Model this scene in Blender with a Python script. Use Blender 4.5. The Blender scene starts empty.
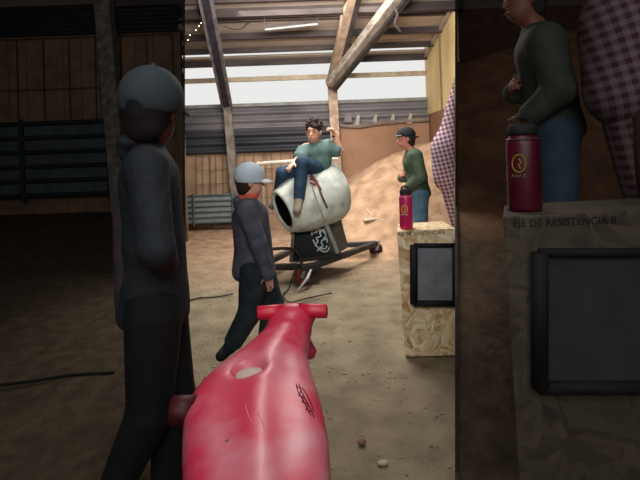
import bpy, bmesh, math, random
import numpy as np
from mathutils import Vector, Matrix, noise
from mathutils.bvhtree import BVHTree
random.seed(7)
SC = bpy.context.scene
COL = SC.collection

# ------------------------------------------------------------ camera
F = 450.0; HY = 152.0; EYE = 1.6; ROLL = math.radians(2.0)
cd = bpy.data.cameras.new('camera'); cam = bpy.data.objects.new('camera', cd); COL.objects.link(cam)
cd.sensor_fit = 'HORIZONTAL'; cd.sensor_width = 36; cd.lens = 36 * F / 640
cam.location = (0, 0, EYE)
cam.rotation_euler = (Matrix.Rotation(math.pi/2, 3, 'X') @ Matrix.Rotation(-ROLL, 3, 'Z')).to_euler()
cd.shift_y = -(240 - HY) / 640; cd.shift_x = 0
cd.clip_start = 0.05
SC.camera = cam
# ------------------------------------------------------------ sky, added fill lamps, exposure
W = bpy.data.worlds.new('sky'); SC.world = W; W.use_nodes = True
W.node_tree.nodes['Background'].inputs[0].default_value = (1.0, 1.0, 0.985, 1)
W.node_tree.nodes['Background'].inputs[1].default_value = 0.83
SC.view_settings.view_transform = 'Standard'; SC.view_settings.look = 'None'
SC.view_settings.gamma = 1; SC.view_settings.exposure = 0.0; SC.view_settings.use_curve_mapping = False

def lamp(kind, name, loc, aim, energy, color, size=0.5, size_y=None, cone=None, blend=0.3, spread=None):
    l = bpy.data.lights.new(name, kind); l.energy = energy; l.color = color
    if kind == 'AREA':
        l.shape = 'RECTANGLE'; l.size = size; l.size_y = size_y or size
        if spread: l.spread = math.radians(spread)
    else:
        l.shadow_soft_size = size
    if kind == 'SPOT':
        l.spot_size = math.radians(cone); l.spot_blend = blend
    o = bpy.data.objects.new(name, l); COL.objects.link(o); o.location = loc
    o.rotation_euler = (Vector(aim) - Vector(loc)).to_track_quat('-Z', 'Y').to_euler()
    return o
lamp('AREA', 'overhead_fill', (0, 7.4, 4.05), (0, 7.4, 0), 155, (1, .975, .94), 2.6, 1.6, spread=140)  # added unseen source, lights the middle part from above
lamp('AREA', 'overhead_fill', (0, 4.9, 4.4), (0, 5.2, 0), 40, (1, .97, .93), 1.2, 1.2, spread=80)  # second added overhead source, for the nearer middle floor
lamp('AREA', 'roof_fill', (0, 4.7, 3.45), (0, 9.6, 4.1), 100, (1, .98, .96), 2.2, .5, spread=120)  # added above the frame to brighten the roof underside
lamp('POINT', 'high_fill', (0.1, 5.7, 4.0), (0, 6, 0), 80, (1, .98, .95), 0.25)  # added out of view, lifts the roof and upper walls
lamp('SPOT', 'near_fill', (0.0, 0.5, 2.6), (0.0, 7.0, 1.7), 440, (1, .98, .96), 0.3, cone=36, blend=0.4)  # added front fill aimed down the middle part
lamp('SPOT', 'near_fill', (0.0, 0.5, 2.5), (0.72, 3.46, .7), 75, (1, .98, .95), 0.2, cone=30, blend=0.5)  # added fill to brighten the pale box
lamp('AREA', 'near_fill', (0, 0.9, 3.0), (0, 1.6, 0.8), 4, (1, .98, .97), 1.0, 1.0, spread=75)  # added fill over the red bull
lamp('AREA', 'camera_side_fill', (0, -2.4, 3.4), (0, 4, 0.8), 108, (.97, .98, 1), 4, 3)  # added broad fill from behind the camera, indoors

# ------------------------------------------------------------ geometry of the view
cr, sr = math.cos(ROLL), math.sin(ROLL)
def P(px, py, d):
    dx = px - 320; dy = HY - py
    return Vector(((dx*cr + dy*sr)*d/F, d, EYE + (-dx*sr + dy*cr)*d/F))
def G(px, py, z=0.0):
    q = P(px, py, 1.0); v = q.z - EYE
    return P(px, py, (z - EYE)/v)
def colpt(px, d, z):
    dx = px - 320; v = (z-EYE)/d*F; dy = (v + dx*sr)/cr
    return Vector(((dx*cr + dy*sr)*d/F, d, z))
Z = 2.37
def view(d0=None, d1=None, fx=None):
    if d0 is None: return P, 1.0
    s = Z*d1/d0
    def Q(px, py, d):
        if fx: px = fx(px)
        return P(320+(px-320)*Z, 240+(py-240)*Z, d1+(d-d0)*s)
    return Q, s

# ------------------------------------------------------------ materials
def lin(c):
    return tuple(((v/255)/12.92 if v/255 <= .04045 else (((v/255)+.055)/1.055)**2.4) for v in c) + (1,)
MATS = {}
def mat(name, c, c2=None, rough=.8, scale=6, bump=0, bscale=40, metal=0, spec=.3, stretch=(1,1,1), detail=4, emit=None, strength=1, lo=.35, hi=.65):
    if name in MATS: return MATS[name]
    m = bpy.data.materials.new(name); m.use_nodes = True; nt = m.node_tree; N = nt.nodes; L = nt.links
    b = N['Principled BSDF']; b.inputs['Roughness'].default_value = rough; b.inputs['Metallic'].default_value = metal
    b.inputs['Specular IOR Level'].default_value = spec
    tc = N.new('ShaderNodeTexCoord'); mp = N.new('ShaderNodeMapping'); mp.inputs['Scale'].default_value = stretch
    L.new(tc.outputs['Object'], mp.inputs[0])
    n = N.new('ShaderNodeTexNoise'); n.inputs['Scale'].default_value = scale; n.inputs['Detail'].default_value = detail
    L.new(mp.outputs[0], n.inputs['Vector'])
    r = N.new('ShaderNodeValToRGB'); r.color_ramp.elements[0].position = lo; r.color_ramp.elements[1].position = hi
    if c2 is None: c2 = tuple(v*.86 for v in c)
    r.color_ramp.elements[0].color = lin(c2); r.color_ramp.elements[1].color = lin(c)
    L.new(n.outputs['Fac'], r.inputs[0]); L.new(r.outputs[0], b.inputs['Base Color'])
    if bump:
        n2 = N.new('ShaderNodeTexNoise'); n2.inputs['Scale'].default_value = bscale; n2.inputs['Detail'].default_value = 6
        L.new(mp.outputs[0], n2.inputs['Vector'])
        bp = N.new('ShaderNodeBump'); bp.inputs['Strength'].default_value = bump; bp.inputs['Distance'].default_value = .02
        L.new(n2.outputs['Fac'], bp.inputs['Height']); L.new(bp.outputs[0], b.inputs['Normal'])
    if emit:
        b.inputs['Emission Color'].default_value = lin(emit); b.inputs['Emission Strength'].default_value = strength
    MATS[name] = m; return m
def gingham(name, ca, cb, freq):
    m = bpy.data.materials.new(name); m.use_nodes = True; nt = m.node_tree; N = nt.nodes; L = nt.links
    b = N['Principled BSDF']; b.inputs['Roughness'].default_value = .9
    tc = N.new('ShaderNodeTexCoord'); mp = N.new('ShaderNodeMapping'); mp.inputs['Rotation'].default_value = (0, .25, .3)
    L.new(tc.outputs['Object'], mp.inputs[0]); sp = N.new('ShaderNodeSeparateXYZ'); L.new(mp.outputs[0], sp.inputs[0])
    outs = []
    for a in ('X', 'Z'):
        mu = N.new('ShaderNodeMath'); mu.operation = 'MULTIPLY'; mu.inputs[1].default_value = freq; L.new(sp.outputs[a], mu.inputs[0])
        fr = N.new('ShaderNodeMath'); fr.operation = 'FRACT'; L.new(mu.outputs[0], fr.inputs[0])
        g = N.new('ShaderNodeMath'); g.operation = 'GREATER_THAN'; g.inputs[1].default_value = .5; L.new(fr.outputs[0], g.inputs[0])
        outs.append(g)
    ad = N.new('ShaderNodeMath'); ad.operation = 'ADD'; L.new(outs[0].outputs[0], ad.inputs[0]); L.new(outs[1].outputs[0], ad.inputs[1])
    hf = N.new('ShaderNodeMath'); hf.operation = 'MULTIPLY'; hf.inputs[1].default_value = .5; L.new(ad.outputs[0], hf.inputs[0])
    mx = N.new('ShaderNodeMix'); mx.data_type = 'RGBA'; mx.inputs[6].default_value = lin(cb); mx.inputs[7].default_value = lin(ca)
    L.new(hf.outputs[0], mx.inputs[0]); L.new(mx.outputs[2], b.inputs['Base Color'])
    return m
def osb(name, tones):
    """pressed strands: long flakes lying in three directions"""
    m = bpy.data.materials.new(name); m.use_nodes = True; nt = m.node_tree; N = nt.nodes; L = nt.links
    b = N['Principled BSDF']; b.inputs['Roughness'].default_value = .75
    tc = N.new('ShaderNodeTexCoord'); last = None
    vm = N.new('ShaderNodeTexVoronoi'); vm.inputs['Scale'].default_value = 17; L.new(tc.outputs['Object'], vm.inputs['Vector'])
    sc = N.new('ShaderNodeSeparateColor'); L.new(vm.outputs['Color'], sc.inputs[0])
    for i, rot in enumerate((.35, -.5, 1.25)):
        rm = N.new('ShaderNodeMapping'); rm.inputs['Rotation'].default_value = (0, rot, 0); L.new(tc.outputs['Object'], rm.inputs[0])
        mp = N.new('ShaderNodeMapping'); mp.inputs['Scale'].default_value = (36, 36, 9); L.new(rm.outputs[0], mp.inputs[0])
        v = N.new('ShaderNodeTexVoronoi'); v.inputs['Scale'].default_value = 1; L.new(mp.outputs[0], v.inputs['Vector'])
        s2 = N.new('ShaderNodeSeparateColor'); L.new(v.outputs['Color'], s2.inputs[0])
        if last is None: last = s2.outputs[0]
        else:
            g = N.new('ShaderNodeMath'); g.operation = 'GREATER_THAN'; g.inputs[1].default_value = .55; L.new(sc.outputs[i-1], g.inputs[0])
            mx = N.new('ShaderNodeMix'); L.new(g.outputs[0], mx.inputs[0]); L.new(last, mx.inputs[2]); L.new(s2.outputs[0], mx.inputs[3]); last = mx.outputs[0]
    r = N.new('ShaderNodeValToRGB'); L.new(last, r.inputs[0])
    e = r.color_ramp.elements; e[0].color = lin(tones[0]); e[0].position = 0; e[1].color = lin(tones[-1]); e[1].position = 1
    for i, t in enumerate(tones[1:-1]):
        x = e.new((i+1)/(len(tones)-1)); x.color = lin(t)
    L.new(r.outputs[0], b.inputs['Base Color'])
    return m
def boards(name, c, c2, gap, period, axis='X', rough=.85):
    """planks with dark joints every `period` metres along an axis"""
    m = bpy.data.materials.new(name); m.use_nodes = True; nt = m.node_tree; N = nt.nodes; L = nt.links
    b = N['Principled BSDF']; b.inputs['Roughness'].default_value = rough
    tc = N.new('ShaderNodeTexCoord'); sp = N.new('ShaderNodeSeparateXYZ'); L.new(tc.outputs['Object'], sp.inputs[0])
    mu = N.new('ShaderNodeMath'); mu.operation = 'MULTIPLY'; mu.inputs[1].default_value = 1/period; L.new(sp.outputs[axis], mu.inputs[0])
    fr = N.new('ShaderNodeMath'); fr.operation = 'FRACT'; L.new(mu.outputs[0], fr.inputs[0])
    g = N.new('ShaderNodeMath'); g.operation = 'LESS_THAN'; g.inputs[1].default_value = .08; L.new(fr.outputs[0], g.inputs[0])
    mp = N.new('ShaderNodeMapping'); mp.inputs['Scale'].default_value = (1, 1, 1); L.new(tc.outputs['Object'], mp.inputs[0])
    n = N.new('ShaderNodeTexNoise'); n.inputs['Scale'].default_value = 4; n.inputs['Detail'].default_value = 8; L.new(mp.outputs[0], n.inputs['Vector'])
    r = N.new('ShaderNodeValToRGB'); r.color_ramp.elements[0].position = .35; r.color_ramp.elements[1].position = .65
    r.color_ramp.elements[0].color = lin(c2); r.color_ramp.elements[1].color = lin(c); L.new(n.outputs['Fac'], r.inputs[0])
    mx = N.new('ShaderNodeMix'); mx.data_type = 'RGBA'; L.new(g.outputs[0], mx.inputs[0]); L.new(r.outputs[0], mx.inputs[6]); mx.inputs[7].default_value = lin(gap)
    L.new(mx.outputs[2], b.inputs['Base Color'])
    return m

# ------------------------------------------------------------ object helpers
def tag(o, label=None, cat=None, group=None, kind=None):
    if label: o['label'] = label
    if cat: o['category'] = cat
    if group: o['group'] = group
    if kind: o['kind'] = kind
    return o
def empty(name, loc, label, cat, group=None):
    o = bpy.data.objects.new(name, None); COL.objects.link(o); o.location = loc; o.empty_display_size = .1
    return tag(o, label, cat, group)
def parent(o, p):
    if p is not None:
        o.parent = p; bpy.context.view_layer.update(); o.matrix_parent_inverse = p.matrix_world.inverted()
def obj(name, bm, m, par=None, smooth=False, kind=None):
    me = bpy.data.meshes.new(name); bm.normal_update(); bmesh.ops.recalc_face_normals(bm, faces=bm.faces[:]); bm.to_mesh(me); bm.free()
    if smooth: me.shade_smooth()
    o = bpy.data.objects.new(name, me); COL.objects.link(o)
    if m: me.materials.append(m)
    if kind: o['kind'] = kind
    parent(o, par)
    return o
def hexa(bm, c):  # 8 corners: bottom 4, top 4
    v = [bm.verts.new(p) for p in c]
    for f in ((0,1,2,3),(7,6,5,4),(0,4,5,1),(1,5,6,2),(2,6,7,3),(3,7,4,0)): bm.faces.new([v[i] for i in f])
    return bm
def box(bm, x0, x1, y0, y1, z0, z1):
    return hexa(bm, [(x0,y0,z0),(x1,y0,z0),(x1,y1,z0),(x0,y1,z0),(x0,y0,z1),(x1,y0,z1),(x1,y1,z1),(x0,y1,z1)])
def bevel(bm, w=.006, seg=2):
    bmesh.ops.bevel(bm, geom=bm.edges[:], offset=w, segments=seg, profile=.6, affect='EDGES', clamp_overlap=True); return bm
def beam(bm, a, b, w, h, up=(0,0,1)):
    a, b = Vector(a), Vector(b); d = (b-a).normalized(); s = d.cross(Vector(up)).normalized()*w/2; u = s.cross(d).normalized()*h/2
    return hexa(bm, [a-s-u, a+s-u, a+s+u, a-s+u, b-s-u, b+s-u, b+s+u, b-s+u])
def tube(bm, pts, r, n=10, cap=True):
    pts = [Vector(p) for p in pts]; rr = r if isinstance(r, (list, tuple)) else [r]*len(pts)
    rings = []; ref = None
    for i, p in enumerate(pts):
        t = (pts[min(i+1, len(pts)-1)] - pts[max(i-1, 0)]).normalized()
        if ref is None: ref = t.orthogonal().normalized()
        ref = (ref - t*ref.dot(t)).normalized(); s = t.cross(ref)
        rings.append([bm.verts.new(p + (ref*math.cos(2*math.pi*k/n) + s*math.sin(2*math.pi*k/n))*rr[i]) for k in range(n)])
    for A, B in zip(rings, rings[1:]):
        for k in range(n): bm.faces.new((A[k], A[(k+1)%n], B[(k+1)%n], B[k]))
    if cap:
        bm.faces.new(rings[0]); bm.faces.new(rings[-1][::-1])
    return bm
def smooth_pts(pts, n=6):
    pts = [Vector(p) for p in pts]; out = []
    q = [pts[0]] + pts + [pts[-1]]
    for i in range(1, len(q)-2):
        for k in range(n):
            t = k/n; a, b, c, d = q[i-1], q[i], q[i+1], q[i+2]
            out.append(.5*((2*b) + (c-a)*t + (2*a-5*b+4*c-d)*t*t + (3*b-3*c+d-a)*t**3))
    out.append(pts[-1]); return out
def lathe(bm, c, prof, n=28):
    rings = [[bm.verts.new((c[0]+r*math.cos(2*math.pi*k/n), c[1]+r*math.sin(2*math.pi*k/n), c[2]+z)) for k in range(n)] for r, z in prof]
    for A, B in zip(rings, rings[1:]):
        for k in range(n): bm.faces.new((A[k], A[(k+1)%n], B[(k+1)%n], B[k]))
    bm.faces.new(rings[0][::-1]); bm.faces.new(rings[-1]); return bm
def ball(bm, c, r, seg=12):
    M = Matrix.Translation(c) @ Matrix.Diagonal((*(r if isinstance(r, (tuple, list)) else (r,r,r)), 1))
    bmesh.ops.create_uvsphere(bm, u_segments=seg, v_segments=seg//2+2, radius=1, matrix=M); return bm
def bvh_of(o):
    me = o.data; M = o.matrix_world
    return BVHTree.FromPolygons([M @ v.co for v in me.vertices], [tuple(p.vertices) for p in me.polygons])
def on_surface(bvh, px, py, off=.002):
    o = Vector((0,0,EYE)); d = (P(px, py, 1.0)-o).normalized()
    h = bvh.ray_cast(o, d)
    if h[0] is None: return None
    n = h[1] if h[1].dot(d) < 0 else -h[1]
    return h[0] + n*off
def mark(name, bvh, lines, r, m, par, off=.002, sub=3):
    """raised painted strokes lying on a surface"""
    bm = bmesh.new()
    for ln in lines:
        pp = []
        for a, b in zip(ln, ln[1:]):
            for k in range(sub): pp.append((a[0]+(b[0]-a[0])*k/sub, a[1]+(b[1]-a[1])*k/sub))
        pp.append(ln[-1])
        q = [on_surface(bvh, x, y, off) for x, y in pp]; q = [v for v in q if v is not None]
        if len(q) > 1: tube(bm, q, r, 5)
    return obj(name, bm, m, par)
def text_mesh(s, size, m, name, mw, par, depth=.0006):
    cu = bpy.data.curves.new('lettering', 'FONT'); cu.body = s; cu.size = size; cu.extrude = depth; cu.align_x = 'LEFT'
    t = bpy.data.objects.new('lettering_source', cu); COL.objects.link(t); bpy.context.view_layer.update()
    me = bpy.data.meshes.new_from_object(t.evaluated_get(bpy.context.evaluated_depsgraph_get()))
    bpy.data.objects.remove(t); me.transform(mw); me.materials.clear(); me.materials.append(m)
    o = bpy.data.objects.new(name, me); COL.objects.link(o); parent(o, par); return o

# ------------------------------------------------------------ blended-volume mesher (smooth bodies)
CUT = None
class Vol:
    def __init__(s, res, k=.03): s.res = res; s.k = k; s.p = []
    def cap(s, a, b, ra, rb=None, k=None, op='u'):
        s.p.append(('c', np.array(a, float), np.array(b, float), ra, ra if rb is None else rb, s.k if k is None else k, op)); return s
    def ell(s, c, r, R=None, k=None, op='u'):
        s.p.append(('e', np.array(c, float), np.array(r, float), R, None, s.k if k is None else k, op)); return s
    def cut(s, pt, n):   # keep the side the normal points away from
        s.p.append(('p', np.array(pt, float), np.array(n, float), None, None, 0, 'p')); return s
    def grown(s, g, res=None):
        v = Vol(res or s.res, s.k)
        for t, a, b, c, d, k, op in s.p:
            if t == 'c': v.p.append((t, a, b, c+g, d+g, k, op))
            elif t == 'e': v.p.append((t, a, b+g, c, d, k, op))
            else: v.p.append((t, a, b, c, d, k, op))
        return v
    def build(s, name, m, par=None, relax=3):
        if CUT: s.cut(*CUT)
        lo = np.full(3, 1e9); hi = -lo
        for q in s.p:
            if q[6] != 'u': continue
            if q[0] == 'c':
                r = max(q[3], q[4]); lo = np.minimum(lo, np.minimum(q[1], q[2])-r); hi = np.maximum(hi, np.maximum(q[1], q[2])+r)
            else:
                r = max(q[2]); lo = np.minimum(lo, q[1]-r); hi = np.maximum(hi, q[1]+r)
        h = s.res; lo -= 3*h; n = np.ceil((hi+3*h-lo)/h).astype(int)+1
        V = np.full(n, 1.0, np.float32); ax = [lo[i]+h*np.arange(n[i]) for i in range(3)]
        for t, a, b, c, d, k, op in s.p:
            if t == 'p':
                g = np.meshgrid(*ax, indexing='ij'); dd = sum((g[i]-a[i])*b[i] for i in range(3))
                V = np.maximum(V, dd.astype(np.float32)); continue
            m2 = max(k, 0)+4*h
            if t == 'c': r = max(c, d); l2 = np.minimum(a, b)-r-m2; h2 = np.maximum(a, b)+r+m2
            else: r = max(b); l2 = a-r-m2; h2 = a+r+m2
            i0 = np.clip(((l2-lo)/h).astype(int), 0, n); i1 = np.clip(((h2-lo)/h).astype(int)+2, 0, n)
            if (i1 <= i0).any(): continue
            g = np.stack(np.meshgrid(*[ax[i][i0[i]:i1[i]] for i in range(3)], indexing='ij'), -1)
            if t == 'c':
                ab = b-a; L2 = max(ab.dot(ab), 1e-9); u = np.clip(((g-a)@ab)/L2, 0, 1)
                D = np.linalg.norm(g-a-u[..., None]*ab, axis=-1) - (c+(d-c)*u)
            else:
                q = g-a
                if c is not None: q = q@np.array(c)
                k0 = np.linalg.norm(q/b, axis=-1); k1 = np.linalg.norm(q/(b*b), axis=-1)+1e-9; D = k0*(k0-1)/k1
            D = D.astype(np.float32); S = V[i0[0]:i1[0], i0[1]:i1[1], i0[2]:i1[2]]
            if op == 'u':
                if k > 0: hh = np.maximum(k-np.abs(S-D), 0)/k; R2 = np.minimum(S, D)-hh*hh*k*.25
                else: R2 = np.minimum(S, D)
            else:
                D = -D; hh = np.maximum(k-np.abs(S-D), 0)/max(k, 1e-6); R2 = np.maximum(S, D)+hh*hh*k*.25
            V[i0[0]:i1[0], i0[1]:i1[1], i0[2]:i1[2]] = R2
        ins = V < 0
        cs = np.zeros(n-1); cnt = np.zeros(n-1, np.int32); acc = np.zeros((*(n-1), 3), np.float32)
        quads = []
        sl = lambda A, o: A[o[0]:n[0]-1+o[0], o[1]:n[1]-1+o[1], o[2]:n[2]-1+o[2]]
        base = np.stack(np.meshgrid(*[np.arange(q-1) for q in n], indexing='ij'), -1).astype(np.float32)
        for axi in range(3):
            for u in (0, 1):
                for w in (0, 1):
                    o1 = [0,0,0]; o1[(axi+1)%3] = u; o1[(axi+2)%3] = w; o2 = list(o1); o2[axi] = 1
                    A, B = sl(V, o1), sl(V, o2); x = (A < 0) != (B < 0)
                    t = np.where(x, A/np.where(x, A-B, 1), 0)
                    p = base + np.array(o1, np.float32); p[..., axi] += t
                    acc += np.where(x[..., None], p, 0); cnt += x
        act = cnt > 0; idx = np.full(n-1, -1, np.int64); idx[act] = np.arange(act.sum())
        verts = acc[act]/cnt[act][:, None]*h + lo
        for axi in range(3):
            o2 = [0,0,0]; o2[axi] = 1
            sa = [slice(1, n[i]-1) for i in range(3)]; sb = list(sa); sa[axi] = slice(0, n[axi]-1); sb[axi] = slice(1, n[axi])
            A = ins[tuple(sa)]; B = ins[tuple(sb)]
            e = np.argwhere(A != B)
            if not len(e): continue
            off = np.ones(3, int); off[axi] = 0; c = e+off
            fl = A[tuple(e.T)]
            b1, b2 = (axi+1)%3, (axi+2)%3
            def g_(du, dw):
                q = c.copy(); q[:, b1] -= du; q[:, b2] -= dw; return idx[tuple(q.T)]
            Q = np.stack([g_(1,1), g_(0,1), g_(0,0), g_(1,0)], 1)
            Q[~fl] = Q[~fl][:, ::-1]; quads.append(Q)
        Q = np.concatenate(quads); Q = Q[(Q >= 0).all(1)]
        me = bpy.data.meshes.new(name); me.from_pydata(verts.tolist(), [], Q.tolist()); me.update(); me.shade_smooth()
        o = bpy.data.objects.new(name, me); COL.objects.link(o); me.materials.append(m); parent(o, par)
        # light relaxation removes the grid look
        nb = np.zeros((len(verts), 3)); ct = np.zeros(len(verts))
        E = np.concatenate([Q[:, [0,1]], Q[:, [1,2]], Q[:, [2,3]], Q[:, [3,0]]])
        co = verts.astype(float)
        for _ in range(relax):
            nb[:] = 0; ct[:] = 0
            for a, b in ((0,1), (1,0)):
                for d3 in range(3): nb[:, d3] += np.bincount(E[:, a], weights=co[E[:, b], d3], minlength=len(co))
                ct += np.bincount(E[:, a], minlength=len(co))
            co = co*.5 + .5*nb/ct[:, None]
        me.vertices.foreach_set('co', co.astype(np.float32).ravel()); me.update()
        return o

# ============================================================ THE SETTING
ZR = lambda d: 3.65 + .2*(10-d)
SL, SRR = 185, 455      # sight columns the two added bay partitions run along
dirt = mat('arena_dirt', (144,131,109), (110,99,82), rough=.95, scale=4, lo=.3, hi=.7, bump=1, bscale=34, detail=10, spec=.1)
def sandier(m, ca=(186,154,126), cb=(150,120,96), ya=6.6, yb=9.6):
    # base colour blends into a second, sandier tone along Y
    nt = m.node_tree; N = nt.nodes; L = nt.links; b = N['Principled BSDF']; src = b.inputs['Base Color'].links[0].from_socket
    tc = N.new('ShaderNodeTexCoord'); sp = N.new('ShaderNodeSeparateXYZ'); L.new(tc.outputs['Object'], sp.inputs[0])
    n = N.new('ShaderNodeTexNoise'); n.inputs['Scale'].default_value = 1.6; n.inputs['Detail'].default_value = 9; L.new(tc.outputs['Object'], n.inputs['Vector'])
    ma = N.new('ShaderNodeMath'); ma.operation = 'MULTIPLY_ADD'; ma.inputs[1].default_value = 3.0; L.new(n.outputs['Fac'], ma.inputs[0]); L.new(sp.outputs['Y'], ma.inputs[2])
    mr = N.new('ShaderNodeMapRange'); mr.inputs[1].default_value = ya; mr.inputs[2].default_value = yb; L.new(ma.outputs[0], mr.inputs[0])
    n2 = N.new('ShaderNodeTexNoise'); n2.inputs['Scale'].default_value = 5; n2.inputs['Detail'].default_value = 10; L.new(tc.outputs['Object'], n2.inputs['Vector'])
    r = N.new('ShaderNodeValToRGB'); r.color_ramp.elements[0].position = .35; r.color_ramp.elements[1].position = .65
    r.color_ramp.elements[0].color = lin(cb); r.color_ramp.elements[1].color = lin(ca); L.new(n2.outputs['Fac'], r.inputs[0])
    mx = N.new('ShaderNodeMix'); mx.data_type = 'RGBA'; L.new(mr.outputs[0], mx.inputs[0]); L.new(src, mx.inputs[6]); L.new(r.outputs[0], mx.inputs[7]); L.new(mx.outputs[2], b.inputs['Base Color'])
dirt_dim = mat('dim_dirt', (78,66,52), (60,51,40), rough=.95, scale=12, bump=.9, bscale=28, detail=10, spec=.1)  # arena dirt darkened, bay dimness put into the colour
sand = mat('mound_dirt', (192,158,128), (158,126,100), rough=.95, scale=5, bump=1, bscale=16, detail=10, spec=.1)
sand_dim = mat('dim_mound_dirt', (96,68,50), (76,54,40), rough=.95, scale=5, bump=1, bscale=16, detail=10, spec=.1)  # mound soil again in dimmed tones
wood = mat('weathered_wood', (142,130,118), (96,86,78), scale=5, stretch=(1,.2,1), bump=.2)
dkwood = mat('dark_wood', (84,72,68), (58,50,48), scale=5, stretch=(.3,1,1), bump=.2)
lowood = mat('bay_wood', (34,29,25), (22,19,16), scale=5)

sandier(dirt); slope_dim = mat('dim_slope_dirt', (74,62,50), (56,47,38), rough=.95, scale=12, bump=.9, bscale=28, detail=10, spec=.1); sandier(slope_dim, (128,94,70), (104,76,56), 4.4, 6.0)  # slope tones darkened too, painting the right bay dim
def grid(x0, x1, y0, y1, nx, ny, fz, keep=None):
    bm = bmesh.new(); vs = {}
    for i in range(nx+1):
        for j in range(ny+1):
            x = x0+(x1-x0)*i/nx; y = y0+(y1-y0)*j/ny; vs[i,j] = bm.verts.new((x, y, fz(x, y)))
    for i in range(nx):
        for j in range(ny): bm.faces.new((vs[i,j], vs[i+1,j], vs[i+1,j+1], vs[i,j+1]))
    return bm
def fl(x, y):
    return .018*noise.noise((x*1.3, y*1.3, 0)) + .008*noise.noise((x*6, y*6, 3)) + .004*noise.noise((x*17, y*17, 3)) - .012
obj('floor', grid(-3.6, 3.6, .2, 10.6, 240, 300, fl), dirt, smooth=True, kind='structure')
bm = bmesh.new(); box(bm, -9, 9, -3, 11, -.3, -.06); obj('floor', bm, dirt_dim, kind='structure')

def bay(name, px, side, zf, m, y1):
    """raised ground of a side bay, held by the added divider"""
    bm = bmesh.new(); ny, nx = 110, 60; V = {}
    for j in range(ny+1):
        d = 1.15+(y1-1.15)*j/ny
        for i in range(nx+1):
            t = (i/nx)**1.5; q = colpt(px, d, zf(0, d)); x = q.x + side*(.02 + t*(8-abs(q.x)))
            V[i,j] = bm.verts.new((x, d, zf(abs(x-q.x), d) + .02*noise.noise((x*2, d*2, 5))+.008*noise.noise((x*9, d*9, 5))))
    for i in range(nx):
        for j in range(ny): bm.faces.new((V[i,j], V[i+1,j], V[i+1,j+1], V[i,j+1]))
    # front lip down to the floor
    lip = [bm.verts.new((V[i,0].co.x, 1.13, -.06)) for i in range(nx+1)]
    for i in range(nx): bm.faces.new((V[i,0], V[i+1,0], lip[i+1], lip[i]))
    return obj(name, bm, m, smooth=True)
def interp(x, tb):
    if x <= tb[0][0]: return tb[0][1]
    for (a, b), (c, d) in zip(tb, tb[1:]):
        if x <= c: return b+(d-b)*(x-a)/(c-a)
    return tb[-1][1]
LZ = [(1.2,.2),(1.7,.25),(7.5,.75),(9,.8)]
lz = lambda u, d: interp(d, LZ)
o = bay('dirt_bank', SL, -1, lz, dirt_dim, 7.5); tag(o, kind='structure')
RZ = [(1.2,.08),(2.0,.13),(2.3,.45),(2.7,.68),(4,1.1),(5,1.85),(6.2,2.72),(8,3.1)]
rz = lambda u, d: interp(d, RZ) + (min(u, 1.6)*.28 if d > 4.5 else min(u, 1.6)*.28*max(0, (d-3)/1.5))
o = bay('dirt_mound', SRR, 1, rz, slope_dim, 8.0); tag(o, 'dim brown dirt slope behind the larger green-shirted man at the dim right side', 'mound')

def shade_partition(name, px, side, prof):
    bm = bmesh.new(); A = [colpt(px, d, z) for d, z in prof]; off = Vector((side*.02, 0, 0))
    a = [bm.verts.new(p) for p in A]; b = [bm.verts.new(p+off) for p in A]
    bm.faces.new(a); bm.faces.new(b[::-1])
    for i in range(len(A)): bm.faces.new((a[i], b[i], b[(i+1)%len(A)], a[(i+1)%len(A)]))
    return obj(name, bm, lowood, kind='structure')
shade_partition('wall_left', SL, -1, [(1.15,-.1),(10.1,-.1),(10.1,ZR(10.1)),(4.4,ZR(4.4)),(4.4,lz(0,4.4)+.03),(1.7,.28),(1.15,.23)])  # added divider, edge-on to the camera, keeps light out of left bay
shade_partition('wall_right', SRR, 1, [(1.15,-.1),(10.1,-.1),(10.1,ZR(10.1)),(3.83,ZR(3.83)),(3.83,1.1),(2.7,.71),(2.3,.48),(2.0,.16),(1.15,.11)])  # its right twin, also added to keep that bay dim

# outer shell
shell = mat('shell_boards', (70,62,54), (50,44,38), scale=3)
for nm, b in (('wall_front', (-9,9,-3.1,-3,-.3,6.5)), ('wall_left', (-9.1,-9,-3,11,-.3,6.5)), ('wall_right', (9,9.1,-3,11,-.3,6.5))):
    bm = bmesh.new(); box(bm, *b); obj(nm, bm, shell, kind='structure')
# roof deck with a bright slot near the eave
deck = mat('roof_deck', (190,172,154), (166,148,132), scale=3, stretch=(.3,2,1), bump=.15)
def dry(py): return (4.05)/((HY-py)/F+.2)     # distance at which the roof plane crosses an image height
def roofstrip(d0, d1, x0=-9, x1=9):
    bm = bmesh.new(); t = .04
    hexa(bm, [(x0,d0,ZR(d0)),(x1,d0,ZR(d0)),(x1,d1,ZR(d1)),(x0,d1,ZR(d1)),(x0,d0,ZR(d0)+t),(x1,d0,ZR(d0)+t),(x1,d1,ZR(d1)+t),(x0,d1,ZR(d1)+t)]); return bm
obj('ceiling', roofstrip(-3.1, dry(50.5)), deck, kind='structure')
obj('ceiling', roofstrip(dry(54.5), 10.05), deck, kind='structure')
for py, hh, th in ((-6,.1,.07),(6,.15,.1),(17,.04,.06),(31,.11,.1),(45.5,.10,.09),(57.5,.13,.08)):
    d = dry(py); bm = bmesh.new(); box(bm, -3.4, 2.55, d-th/2, d+th/2, ZR(d)-hh-.0, ZR(d)-.002)
    obj('ceiling_purlin', bm, dkwood, kind='structure')

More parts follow.
